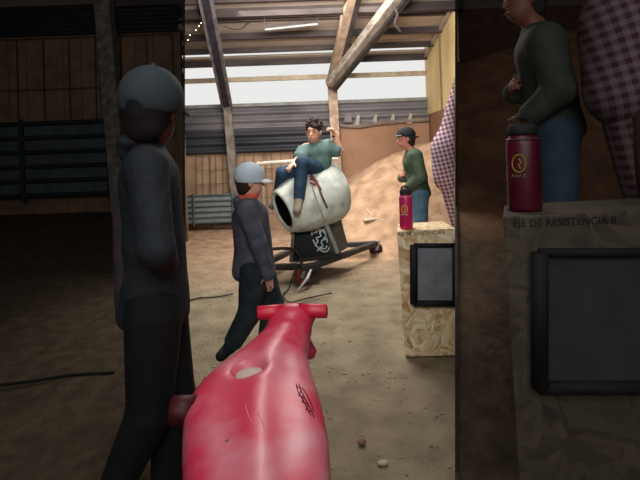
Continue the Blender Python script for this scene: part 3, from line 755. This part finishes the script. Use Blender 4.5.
green_man(QM, sM, 'larger dim man in dimmed green shirt and blue jeans at the dim right side',
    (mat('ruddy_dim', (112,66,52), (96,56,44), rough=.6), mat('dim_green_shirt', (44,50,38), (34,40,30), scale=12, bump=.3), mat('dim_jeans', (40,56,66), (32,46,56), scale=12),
     mat('boots_dim', (40,30,24)), mat('black_cap_dim', (18,19,20)), mat('hair_dim2', (26,18,16)), mat('band_dim', (84,80,78))), floor=.5)  # same man's colours darkened to paint him dim

# people in checked shirts -----------------------------------
def checked(Q, s, label, cols, d, floor, res, face=True):
    J = {n: Q(x, y, d+dd*s) for n, (x, y, dd) in dict(
        head=(492,30,0), neck=(480,52,0), chest=(468,88,0), pelvis=(456,162,0),
        sl=(474,66,.18), sr=(472,68,-.18), el=(490,104,.2), wl=(500,140,.1), er=(484,112,-.2), wr=(498,146,-.16),
        hl=(460,186,.09), hr=(460,186,-.09), kl=(468,250,.09), al=(470,320,.09), tl=(484,330,.1),
        kr=(466,250,-.09), ar=(470,320,-.09), tr=(484,330,-.1)).items()}
    for k in 'lr':
        J['a'+k].z = floor+.09; J['t'+k].z = floor+.05; J['k'+k].z = (J['h'+k].z+floor+.09)/2
    sk, shirt, pants, shoe, hairm = cols
    def bulge(V, H):
        p = H['J']['pelvis']; c = H['J']['chest']; s_ = H['s']
        V.ell(p+Vector((-.05*s_, 0, .06*s_)), (.17*s_,.17*s_,.2*s_), None, .05); V.ell(p.lerp(c, .5)+Vector((-.0,0,0)), (.17*s_,.17*s_,.28*s_), None, .05)
        V.cap(Q(473,62,d), Q(463,108,d), .165*s, .17*s, .05); V.cap(Q(463,108,d), Q(451,150,d), .17*s, .19*s, .05); V.cap(Q(450,148,d), Q(450,176,d), .205*s, .19*s, .05)
        V.cap(p+Vector((-.1*s_,-.1*s_,-.12*s_)), p+Vector((.05*s_,-.16*s_,-.14*s_)), .045*s_, None, .02)
    def tail(H):
        V = Vol(H['res'], .03); p = H['J']['pelvis']; s_ = H['s']
        V.cap(Q(458,190,d), Q(466,228,d), .18*s, .15*s); V.cap(p+Vector((-.03*s_,-.1*s_,-.16*s_)), p+Vector((.04*s_,-.1*s_,-.5*s_)), .05*s_, .04*s_)
        V.build('shirt_tail', shirt, H['root'])
    parts = [top('checked_shirt', shirt, .012, 1.0, 0, bulge, 1.15), tail]
    if face: parts += [jeans(pants, .012, name='trousers'), shoes(shoe), hairdo(hairm)]
    return person('person', J, s, (1,.1,-.3), (.2,0,1), label, sk, parts, None, res)
n_ = Vector((1, -(colpt(SRR,1,EYE).x), 0)).normalized()
pa, pb = colpt(SRR, 4, EYE), colpt(SRR, 4, EYE+1)
n_ = (pa-Vector((0,0,EYE))).cross(pb-pa).normalized(); n_ = n_ if n_.x > 0 else -n_
CUT = (pa-Vector((.004,0,0)), n_)
checked(P, .82, 'person in pink and white checked shirt standing behind the pale board box',
    (skin, gingham('gingham', (136,52,80), (236,220,228), 27), mat('khaki', (150,120,110)), mat('boots2', (70,54,44)), hair_b), 4.1, .62, .011, face=False)
CUT = None
QC, sC = view(4.1, 1.95)
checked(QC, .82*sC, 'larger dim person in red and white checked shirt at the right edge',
    (skin_dim, gingham('gingham_dim', (58,22,27), (96,84,88), 23), mat('khaki_dim', (60,46,40)), mat('boots_dim2', (36,28,24)), mat('hair_dim3', (26,18,16))), 4.1, .5, .012)  # shirt and trousers darkened, dimness held in their colours
# step behind the pale box that carries the checked-shirt person
bm = bmesh.new(); box(bm, .86, 1.13, 3.86, 4.24, -.02, .62); bevel(bm, .01, 1)
tag(obj('wooden_step', bm, mat('step_wood', (120,100,80))), 'plain wooden step behind the pale board box', 'step')

# ---- mechanical bull
MB_ = empty('mechanical_bull', G(318,262), 'white barrel-bodied mechanical bull on a dark wheeled stand', 'mechanical bull')
white = mat('padded_white', (200,203,192), (160,166,158), rough=.6, scale=7, lo=.3, hi=.55, bump=.15, bscale=20)
C0, C1 = P(282,211.5,5.6), P(339,184,5.98)
axv = (C1-C0); L_ = axv.length; axn = axv.normalized(); e1 = (Vector((0,0,1))-axn*axn.z).normalized(); e2 = axn.cross(e1)
def ringmesh(prof, n=44, closed_end=True, wob=0):
    bm = bmesh.new(); R = []
    for t, r1, r2 in prof:
        c = C0+axn*L_*t
        ring = []
        for k in range(n):
            a = 2*math.pi*k/n; w = 1+wob*noise.noise((math.cos(a)*1.5, math.sin(a)*1.5, t*3))
            ring.append(bm.verts.new(c + e1*math.cos(a)*r1*w + e2*math.sin(a)*r2*w))
        R.append(ring)
    for A, B in zip(R, R[1:]):
        for k in range(n): bm.faces.new((A[k], A[(k+1)%n], B[(k+1)%n], B[k]))
    if closed_end: bm.faces.new(R[-1])
    return bm
prof = [(.03,.225,.22),(.0,.25,.24),(.0,.275,.265),(.03,.285,.275),(.12,.325,.31),(.25,.37,.34),(.4,.4,.36),(.55,.415,.37),(.7,.435,.37),(.82,.43,.35),(.92,.39,.32),(.99,.32,.27),(1.04,.2,.18),(1.06,.06,.05)]
barrel = obj('barrel', ringmesh(prof, wob=.06), white, MB_, True)
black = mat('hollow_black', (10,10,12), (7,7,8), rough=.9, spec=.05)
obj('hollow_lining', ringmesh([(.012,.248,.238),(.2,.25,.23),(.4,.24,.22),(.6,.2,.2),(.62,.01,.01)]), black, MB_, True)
# stand
dark = mat('stand_dark', (17,24,28), (12,17,20), rough=.7, scale=4); grey = mat('stand_grey', (84,84,78), (62,62,58), rough=.5)
fb = [P(289,262,5.72), P(331,257,5.85), P(347,247,6.3), P(305,250,6.25)]
ft = [P(294,222,5.85), P(323,221,5.95), P(337,208,6.25), P(306,208,6.2)]
bm = bmesh.new(); hexa(bm, fb+ft); ped = obj('pedestal', bm, dark, MB_)
bm = bmesh.new(); o_ = Vector((.006,-.006,0)); w = [fb[1]+o_, fb[2]+o_, ft[2]+o_, ft[1]+o_]; v = [bm.verts.new(p) for p in w]+[bm.verts.new(p+Vector((.012,-.004,0))) for p in w]
for f in ((0,1,2,3),(7,6,5,4),(0,4,5,1),(1,5,6,2),(2,6,7,3),(3,7,4,0)): bm.faces.new([v[i] for i in f])
obj('side_plate', bm, grey, MB_)
# emblem on the front plate
bv = bvh_of(ped); cx, cy = 320.5, 239.5
def epts(rx, ry, a0, a1, n=16, tl=.25):
    out = []
    for i in range(n+1):
        a = math.radians(a0+(a1-a0)*i/n); x, y = rx*math.cos(a), ry*math.sin(a)
        out.append((cx+x*math.cos(tl)-y*math.sin(tl)*-1, cy+y*math.cos(tl)+x*math.sin(tl)))
    return out
em = mat('emblem_white', (205,212,208), (190,198,196))
mark('emblem', bv, [epts(8.4,12.5,20,170), epts(8.4,12.5,190,330), epts(6.2,9.5,30,120), epts(6.2,9.5,210,300), [(315,246),(318,241),(316,238),(321,236),(319,231),(324,229),(326,236),(321,242),(323,246),(317,251)], [(325,226),(323,231),(327,233)], [(316,233),(318,229),(321,230)], [(324,240),(327,238),(327,243)]], .009, em, ped, .004)
# chassis bars
A_, B_, Cc, D_ = P(311,268,5.5), P(376,243.5,6.75), P(258,264,5.6), P(300,246,6.7)
A_.z = B_.z = Cc.z = D_.z = .2
bars = mat('chassis', (58,56,54), (40,38,38), rough=.45)
for a, b in ((A_, B_), (A_, Cc), (B_, D_), (Cc, D_)):
    bm = bmesh.new(); beam(bm, a, b, .08, .07); bevel(bm, .006, 1); obj('chassis_bar', bm, bars, MB_)
bm = bmesh.new(); beam(bm, fb[0].lerp(fb[3],.5)*1, fb[1].lerp(fb[2],.5)*1, .5, .05); 
obj('base_plate', bm, bars, MB_)
def caster(c, fork, m2):
    t = MB_
    c = Vector((c.x, c.y, .105)); bm = bmesh.new(); M = Matrix.Rotation(.5, 3, 'Z')
    axd = M @ Vector((0,1,0)); axd = M @ Vector((.35,1,0)).normalized()
    prof_ = [(-.028,.08),(-.024,.1),(.024,.1),(.028,.08)]
    pts = [c+axd*z for z, _ in prof_]; tube(bm, pts, [r for _, r in prof_], 24); wh = obj('wheel', bm, m2, t, True)
    bm = bmesh.new(); tube(bm, [c-axd*.03, c+axd*.03], .025, 12); obj('hub', bm, grey, wh)
    for s_ in (-1, 1):
        bm = bmesh.new(); beam(bm, c+axd*.038*s_-Vector((0,0,.01)), c+axd*.03*s_+Vector((.04,0,.1)), .04, .01, axd); obj('fork', bm, fork, wh)
    bm = bmesh.new(); tube(bm, [c+Vector((.04,0,.09)), c+Vector((.04,0,.13))], .035, 12); obj('swivel', bm, fork, wh)
forkm = mat('fork_steel', (176,178,180), (140,142,146), rough=.4, metal=.3)
for p, cc in ((G(302,285), mat('wheel_red', (150,62,60), (60,34,34), scale=25)), (G(376,256), mat('wheel_dark', (70,40,40), (44,30,30))), (Cc, mat('wheel_dark', (70,40,40))), (D_, mat('wheel_dark', (70,40,40)))):
    caster(p, forkm, cc)
# outrigger bracket and lever on near caster
bm = bmesh.new(); beam(bm, P(300,268,5.42), P(320,265,5.5), .1, .07); bevel(bm, .01, 2); obj('bracket', bm, bars, MB_)
bm = bmesh.new(); tube(bm, [P(311,270,5.4), P(307,279,5.3), P(298,290,5.2)], [.018,.022,.009], 8); obj('lever', bm, forkm, MB_)
# support pole, hose
bm = bmesh.new(); tube(bm, [P(322,214,5.55), P(337.5,253,5.62)], .027, 12); obj('pole', bm, mat('pole_grey', (138,140,134), (116,118,112), rough=.4), MB_)
bm = bmesh.new(); tube(bm, [P(290,226,5.7), P(293,236,5.72), P(291,262,5.68)], .022, 10); obj('strut', bm, mat('pole_grey2', (118,112,104)), MB_)
bm = bmesh.new(); tube(bm, smooth_pts([P(270,249,5.6), P(287,248.5,5.6), P(296,251,5.58), P(300,257,5.55), P(302,266,5.5)]), .02, 8); obj('hose', bm, mat('hose_dark', (52,50,48)), MB_)
# straps and handle on barrel
bb = bvh_of(barrel); brown = mat('leather_strap', (112,76,60), (84,56,46), scale=14)
mark('strap', bb, [[(310,176),(318,186),(322,197),(327,208)], [(311,175),(316,182),(321,190)]], .016, brown, MB_, .004)
mark('thin_strap', bb, [[(312,186),(316,198),(321,212),(325,223)]], .011, mat('pale_strap', (168,160,146)), MB_, .003)
mark('buckle', bb, [[(310,180),(314,179),(317,182),(314,185),(310,183)]], .014, mat('buckle', (130,70,58)), MB_, .012)
# hose / cable on ground
bm = bmesh.new(); tube(bm, smooth_pts([P(300,264,5.35), P(294,272,5.3), G(289,288,.012), G(283,295,.012), G(290,302,.012), G(308,298,.012), G(332,293,.012)]), .007, 8)
tag(obj('cable', bm, mat('cable_black', (44,42,40))), 'black cable dropping from the mechanical bull stand onto the dirt', 'cable')
bm = bmesh.new(); tube(bm, smooth_pts([G(187.5,301,.006), G(200,298,.01), G(216,297,.01), G(233,294,.01)]), .009, 6)
tag(obj('cable', bm, mat('cable_black', (44,42,40))), 'thin dark cable on the dirt left of the walking boy', 'cable')

# ---- rider
d = 5.75
J = {n: P(x, y, dd) for n, (x, y, dd) in dict(
    head=(313.5,132,5.62), neck=(315,144,5.68), chest=(317,152,5.68), pelvis=(319,168,5.72),
    sr=(306,149,5.64), sl=(328,147,5.74), er=(299,160,5.5), wr=(294,164,5.38), el=(339,151,5.7), wl=(335,134,5.66),
    hr=(314,167,5.64), hl=(318,169,5.72), kr=(283,173,5.72), ar=(275,204,6.15), tr=(270,212,6.05),
    kl=(302,163,5.38), al=(299,199,5.33), tl=(297,211,5.22)).items()}
J['kr'] = P(283,173,5.6); J['ar'] = P(277,200,5.98); J['tr'] = P(272,206,5.95)
teal = mat('teal_tee', (96,120,114), (78,102,98), scale=10, bump=.2)
def bracelet(H):
    a = P(334.6,136,5.66); bm = bmesh.new(); u = (P(335,134,5.66)-P(339,151,5.7)).normalized()
    tube(bm, [a-u*.01, a+u*.01], .036, 14); obj('wristband', bm, mat('band_black', (26,26,28)), H['root'], True)
person('person', J, 1.05, (-.25,-1,-.12), (.08,.1,1), 'rider in teal T-shirt and blue jeans sitting sideways on the mechanical bull', skin,
    [top('t_shirt', teal, .024, .36, .0, None, 1.15), jeans(mat('blue_jeans', (42,66,88), (28,48,68), scale=14, bump=.3), .018, .97, 'jeans', .006),
     shoes(mat('tan_boot', (124,112,96), (96,86,74)), .012, .16), hairdo(hair_b, 'curly'), bracelet],
    {'l': (P(329,124,5.6)-J['wl'], (-1,-.3,-.3), .9, -1), 'r': (P(290,166,5.32)-J['wr'], (0,-.2,-1), .6, 1)}, .009, 1.12, 1.3)

# ---- board boxes and bottles
def board_box(Q, s, d, x0, x1, ytop, ybot, depth, woodm, framem, meshm, inkm, label, tl=(0,0), floorz=0, text=True, bottom_in=4):
    a, b = Q(x0, ytop, d), Q(x1, ytop-(x1-x0)*.03, d)
    zt = a.z; t = empty('board_box', ((a.x+b.x)/2, d, floorz), label, 'box')
    xb = bottom_in*a.y/F
    y0, y1 = a.y, a.y+depth; z0 = floorz
    k_ = y1/y0*1.01
    c = [(a.x+xb, y0, z0), (b.x, y0, z0), (b.x, y1, z0), ((a.x+xb)*k_, y1, z0), (a.x, y0, zt), (b.x, y0, zt+.01), (b.x, y1, zt+.01), (a.x*k_, y1, zt)]
    bm = bmesh.new(); hexa(bm, c); bevel(bm, .004, 1); obj('panel_body', bm, woodm, t)
    return t, a, b, zt, y0, y1
def mesh_window(t, Q, x0, x1, y0, y1, yy, w, framem, meshm, right=True):
    """black-framed grey netting on the front"""
    A, B, C_, D2 = (Q(x, y, 1) for x, y in ((x0,y0),(x1,y0),(x1,y1),(x0,y1)))
    def on(q):
        f = Vector((0,0,EYE)); d_ = q-f; return f+d_*(yy/d_.y)
    A, B, C_, D2 = on(A), on(B), on(C_), on(D2)
    bm = bmesh.new(); n = Vector((0,.006,0)); hexa(bm, [D2, C_, C_+n, D2+n, A, B, B+n, A+n]); obj('netting', bm, meshm, t)
    edges = [(A, B, .7), (D2, C_, 1), (A, D2, 1.2)] + ([(B, C_, 1)] if right else [])
    for p, q, k in edges:
        bm = bmesh.new(); m_ = Vector((0,-.012,0)); beam(bm, p+m_, q+m_, w*k, .03, (0,1,0)) if False else beam(bm, p+m_, q+m_, .03, w*k, (0,-1,0)) if False else tube(bm, [p+m_, q+m_], w*k*.5, 8)
        obj('padded_edge', bm, framem, t, True)
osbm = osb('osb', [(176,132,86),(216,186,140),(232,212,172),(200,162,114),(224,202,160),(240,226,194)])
netm = mat('grey_net', (128,130,136), (108,110,116), scale=9, rough=.9); blackpad = mat('black_pad', (24,24,28), rough=.7)
T1, a, b, zt, y0, y1 = board_box(P, 1, 3.46, 397, 455.5, 231.5, 358, .36, osbm, None, None, None, 'pale strand-board box with black-framed netting window at the right of the bright middle part')
mesh_window(T1, P, 413.5, 455.0, 245, 303, y0-.012, .05, blackpad, netm, True)
ink = mat('ink', (84,62,50))
mw = Matrix.Translation((a.x+.012, y0-.003, zt-.032)) @ Matrix.Rotation(math.pi/2, 4, 'X')
text_mesh('EJE DE RESISTENCIA II', .037, ink, 'lettering', mw, T1)
osbd = osb('osb_dim', [(44,32,22),(56,46,32),(62,54,38),(50,40,28),(70,60,44)])  # strand tones of the pale box, darkened to look dim
d2 = 1.5
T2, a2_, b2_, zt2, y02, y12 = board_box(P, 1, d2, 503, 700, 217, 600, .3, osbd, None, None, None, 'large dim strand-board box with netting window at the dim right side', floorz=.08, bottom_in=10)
mesh_window(T2, P, 538, 690, 252, 386, y02-.014, .046, mat('pad_dim', (9,9,10)), mat('net_dim', (44,46,48), (38,40,42), scale=12), False)  # pad and net colours dimmed likewise
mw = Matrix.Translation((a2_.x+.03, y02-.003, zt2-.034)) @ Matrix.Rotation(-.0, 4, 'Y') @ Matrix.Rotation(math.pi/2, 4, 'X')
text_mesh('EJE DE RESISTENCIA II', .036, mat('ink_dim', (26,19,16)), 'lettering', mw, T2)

def bottle(c, r, h, m, lidm, logom, logom2, label, px, py, k, hl):
    t = empty('water_bottle', c, label, 'bottle')
    bm = bmesh.new(); lathe(bm, c, [(r*.82,0),(r*.95,.008*h),(r,.05*h),(r*.99,.5*h),(r,.74*h),(r*.92,.79*h),(r*.8,.82*h),(r*.78,.84*h)]); bo = obj('bottle_body', bm, m, t, True)
    bm = bmesh.new(); lathe(bm, c+Vector((0,0,.84*h)), [(r*.84,0),(r*.86,.02*h),(r*.86,.09*h),(r*.7,.12*h),(r*.5,.13*h)]); li = obj('lid', bm, lidm, t, True)
    bm = bmesh.new(); z = c.z+.95*h; tube(bm, smooth_pts([(c.x-r*.6,c.y,z),(c.x-r*.5,c.y,z+.06*h),(c.x,c.y,z+.09*h),(c.x+r*.4,c.y,z+.05*h),(c.x+r*.55,c.y,z)]), r*.12, 8); obj('carry_loop', bm, lidm, li, True)
    bm = bmesh.new(); lathe(bm, c+Vector((0,0,.78*h)), [(r*.99,0),(r*1.0,.012*h),(r*.94,.02*h)]); obj('shoulder_ring', bm, mat(hl[0], hl[1], rough=.4), t, True)
    bv = bvh_of(bo)
    ring = [(px+2.6*k*math.cos(i/14*2*math.pi), py+3.4*k*math.sin(i/14*2*math.pi)) for i in range(15)]
    mark('round_emblem', bv, [ring, [(px-.2*k,py-1.8*k),(px+.8*k,py-.4*k),(px-.2*k,py+.8*k),(px+.6*k,py+2*k)]], .0035 if k < 1.5 else .0028, logom, bo, .001)
    mark('lettering', bv, [[(px-3*k,py+5.4*k),(px-2.4*k,py+4.2*k),(px-1.8*k,py+5.4*k)],[(px-1.2*k,py+4.2*k),(px-.8*k,py+5.4*k),(px-.2*k,py+4.4*k),(px+.3*k,py+5.4*k),(px+.7*k,py+4.2*k)],[(px+2.6*k,py+4.2*k),(px+1.5*k,py+4.4*k),(px+2.6*k,py+5.1*k),(px+1.4*k,py+5.5*k)]], .0022 if k < 1.5 else .0018, logom2, bo, .001)
    return t
ym = mat('logo_yellow', (236,206,70), (220,190,60))
c = P(406.5, 227.5, 3.56); c.z = zt+.001
bottle(c, .052, .325, mat('magenta_bottle', (206,34,98), (190,30,88), rough=.35, spec=.5), mat('lid_dark', (48,40,46)), ym, mat('logo_pale', (230,220,170)), 'bright magenta water bottle on the pale strand-board box', 404.5, 209, 1.15, ('ring_pink', (214,150,186)))
c = P(525, 208, 1.62); c.z = zt2+.001
bottle(c, .058, .325, mat('bottle_dim', (72,12,28), (62,10,24), rough=.4), mat('lid_dim', (20,16,18)), mat('logo_yellow_dim', (112,108,26)), mat('logo_pale_dim', (92,84,60)), 'larger dimmed red water bottle on the dim box at the dim right side', 519, 163.5, 2.6, ('ring_dim', (74,40,54)))  # magenta bottle colours darkened to paint it dim

# ---- red roping dummy bull in the foreground
red = mat('red_plastic', (208,134,146), (200,56,82), rough=.36, scale=4.2, spec=.5, lo=.44, hi=.68, bump=.06, bscale=12)
RB = empty('bull_dummy', P(262,700,1.2), 'glossy red plastic bull dummy with short horns in the foreground', 'bull dummy')
RB.location = (-.15, 1.2, 0)
V = Vol(.009, .06)
def S(px, py, d, r, dz=0):   # centre of a blob whose top shows at a pixel
    q = P(px, py, d); return q-Vector((0,0,r+dz))
rows = [(1.84,271,309,328,.94,291),(1.76,262,307,342,.93,288),(1.66,241,305,362,.915,278),(1.56,219,309,379,.905,268),(1.46,198,315,399,.895,262),(1.36,189,320,418,.885,258),(1.24,187,325,446,.88,255),(1.10,188,327,485,.875,254),(.95,192,327,540,.87,254),(.78,205,322,620,.86,256)]
fine = []
for i in range((len(rows)-1)*7+1):
    f = i/7; k = min(int(f), len(rows)-2); t = f-k; q = [rows[max(k-1,0)], rows[k], rows[k+1], rows[min(k+2,len(rows)-1)]]
    fine.append(tuple(.5*(2*b+(c-a)*t+(2*a-5*b+4*c-e)*t*t+(3*b-3*c+e-a)*t**3) for a, b, c, e in zip(*q)))
rows = fine
L1, R1, T1_ = [], [], []
for dd, xl_, xr_, yy, tz, sx in rows:
    r = .05; a = P(xl_, yy, dd); b = P(xr_, yy, dd); r = min(.06, (b.x-a.x)*.3)
    L1.append((a+Vector((r,0,0)), r)); R1.append((b-Vector((r,0,0)), r)); q = P(sx, 400, dd); q.z = tz-.06; T1_.append((q, .06))
for ch in (L1, R1, T1_):
    for (p, r), (q, r2) in zip(ch, ch[1:]): V.cap(p, q, r, r2, .02)
for (a, r), (b, r2), (t_, r3) in zip(L1, R1, T1_):
    V.cap(a, t_, r, r3*.95, .02); V.cap(b, t_, r2, r3*.95, .02)
for (a, r), (b, r2), (a2, _), (b2, _) in zip(L1[2:], R1[2:], L1[3:], R1[3:]):
    m1, m2 = (a+b)/2-Vector((0,0,.14)), (a2+b2)/2-Vector((0,0,.14)); V.cap(m1, m2, abs(b.x-a.x)*.5+.01, abs(b2.x-a2.x)*.5+.01, .04)
# poll, forehead and muzzle
hp = P(291.5,308,1.84)
V.ell(hp+Vector((0,0,-.02)), (.084,.05,.036), None, .03)
V.cap(hp+Vector((.0,.0,-.06)), P(300,345,1.93), .06, .05, .04); V.cap(P(300,345,1.93), P(309,352,1.9), .042, .036, .02)
for s_ in (-1, 1): V.cap(hp+Vector((.09*s_,.005,-.045)), hp+Vector((.055*s_,.0,-.04)), .016, .02, .02)
# hand-hold hollow sunk into the neck
tmp = V.build('bull_body', red, None, 60); hv = bvh_of(tmp); hq = on_surface(hv, 248, 366, 0); hn = (on_surface(hv, 248, 366, 1)-hq); bpy.data.objects.remove(tmp)
ru = Vector((1,0,0)); ru = (ru-hn*ru.dot(hn)).normalized(); fu = hn.cross(ru); RH = np.array([[ru[i], fu[i], hn[i]] for i in range(3)])
V.ell(hq, (.056,.05,.055), RH, .008, op='s')
rb = V.build('bull_body', red, RB, 14)
hq = hq + Vector((.005,-.015,.052)) - hn*.036
bm = bmesh.new(); ball(bm, hq-Vector((-.005,-.015,.052)), (.062,.062,.016), 20); obj('hollow_lining', bm, mat('dusty_lining', (196,180,168), (168,150,138), rough=.7), RB, True)
for s_, e in ((-1, P(257.5,313,1.83)), (1, P(327,311,1.83))):
    bm = bmesh.new(); r0 = hp+Vector((.03*s_,0,-.012)); tube(bm, [r0, r0.lerp(e,.5), e-(e-r0).normalized()*.004, e], [.03,.028,.028,.025], 20); ho = obj('horn', bm, mat('red_horn', (204,34,62), (190,30,54), rough=.4, spec=.5), RB, True)
    bm = bmesh.new(); tube(bm, [e, e+(e-r0).normalized()*.002], .018, 16); obj('horn_opening', bm, mat('horn_hole', (110,16,32)), ho)
rv = bvh_of(rb)
inkb = mat('scribble_black', (70,40,50)); scr = mat('scratch_pale', (232,150,160))
mark('scribbled_lettering', rv, [[(296,384),(298,392),(303,400),(307,408),(311,416)], [(299,384),(302,393),(306,401),(311,410),(314,418)], [(297,386),(301,390),(299,396),(304,397),(302,402),(308,404),(306,410),(312,412)], [(302,388),(307,395),(311,404),(314,412)]], .0016, inkb, rb, .0005, 4)
mark('scratch', rv, [[(245,405),(249,417),(255,427)], [(257,411),(262,422),(266,432)]], .0013, scr, rb, .0003, 4)
p = on_surface(rv, 227, 441, 0)
if p: bm = bmesh.new(); ball(bm, p, (.005,.005,.004), 10); obj('bolt', bm, mat('bolt_grey', (150,130,120), metal=.5), rb)
for sx in (-1, 1):
    for yy in (.8, 1.35):
        bm = bmesh.new(); tube(bm, [(-.15+.1*sx, yy, .55), (-.16+.16*sx, yy-.02, .3), (-.16+.17*sx, yy, .02)], [.06,.045,.04], 14); obj('leg', bm, red, RB, True)
# added stub for an enlarged horn tip, shade painted into its red
bm = bmesh.new(); e1_, e0_ = P(171.5,411,1.36), P(197,410,1.36); tube(bm, [e1_, e1_.lerp(e0_,.08), e0_], [.038,.042,.042], 18); obj('dim_horn_stub', bm, mat('horn_red_dim', (70,10,20), (58,8,16), rough=.5), RB, True)

# ---- dirt clods
for (px, py, sz, c, lb) in ((362,443,.022,(140,98,84),'small reddish clod on the dirt right of the red bull'), (383,464,.018,(186,172,140),'pale chip of wood lying on the dirt near the bottom edge')):
    q = G(px, py, 0); bm = bmesh.new(); bmesh.ops.create_icosphere(bm, subdivisions=3, radius=1)
    for v in bm.verts: v.co = Vector((v.co.x*(1.6 if sz < .02 else 1), v.co.y, v.co.z*.6))*sz*(1+.25*noise.noise(v.co*2)) + q + Vector((0,0,sz*.35))
    tag(obj('dirt_clod', bm, mat('clod_%d' % px, c), smooth=True), lb, 'clod')
bm = bmesh.new()
for i in range(420):
    dd = random.uniform(2.2, 6.3); x = random.uniform(-.28, .28)*dd; s_ = random.uniform(.003, .011)
    M = Matrix.Translation((x, dd, fl(x, dd)+s_*.3)) @ Matrix.Diagonal((s_*random.uniform(.8,1.6), s_, s_*.6, 1)); bmesh.ops.create_icosphere(bm, subdivisions=1, radius=1, matrix=M)
tag(obj('loose_crumbs', bm, mat('crumb', (160,138,110), (110,92,72), scale=3)), 'loose crumbs of dirt scattered over the middle floor', 'dirt', kind='stuff')
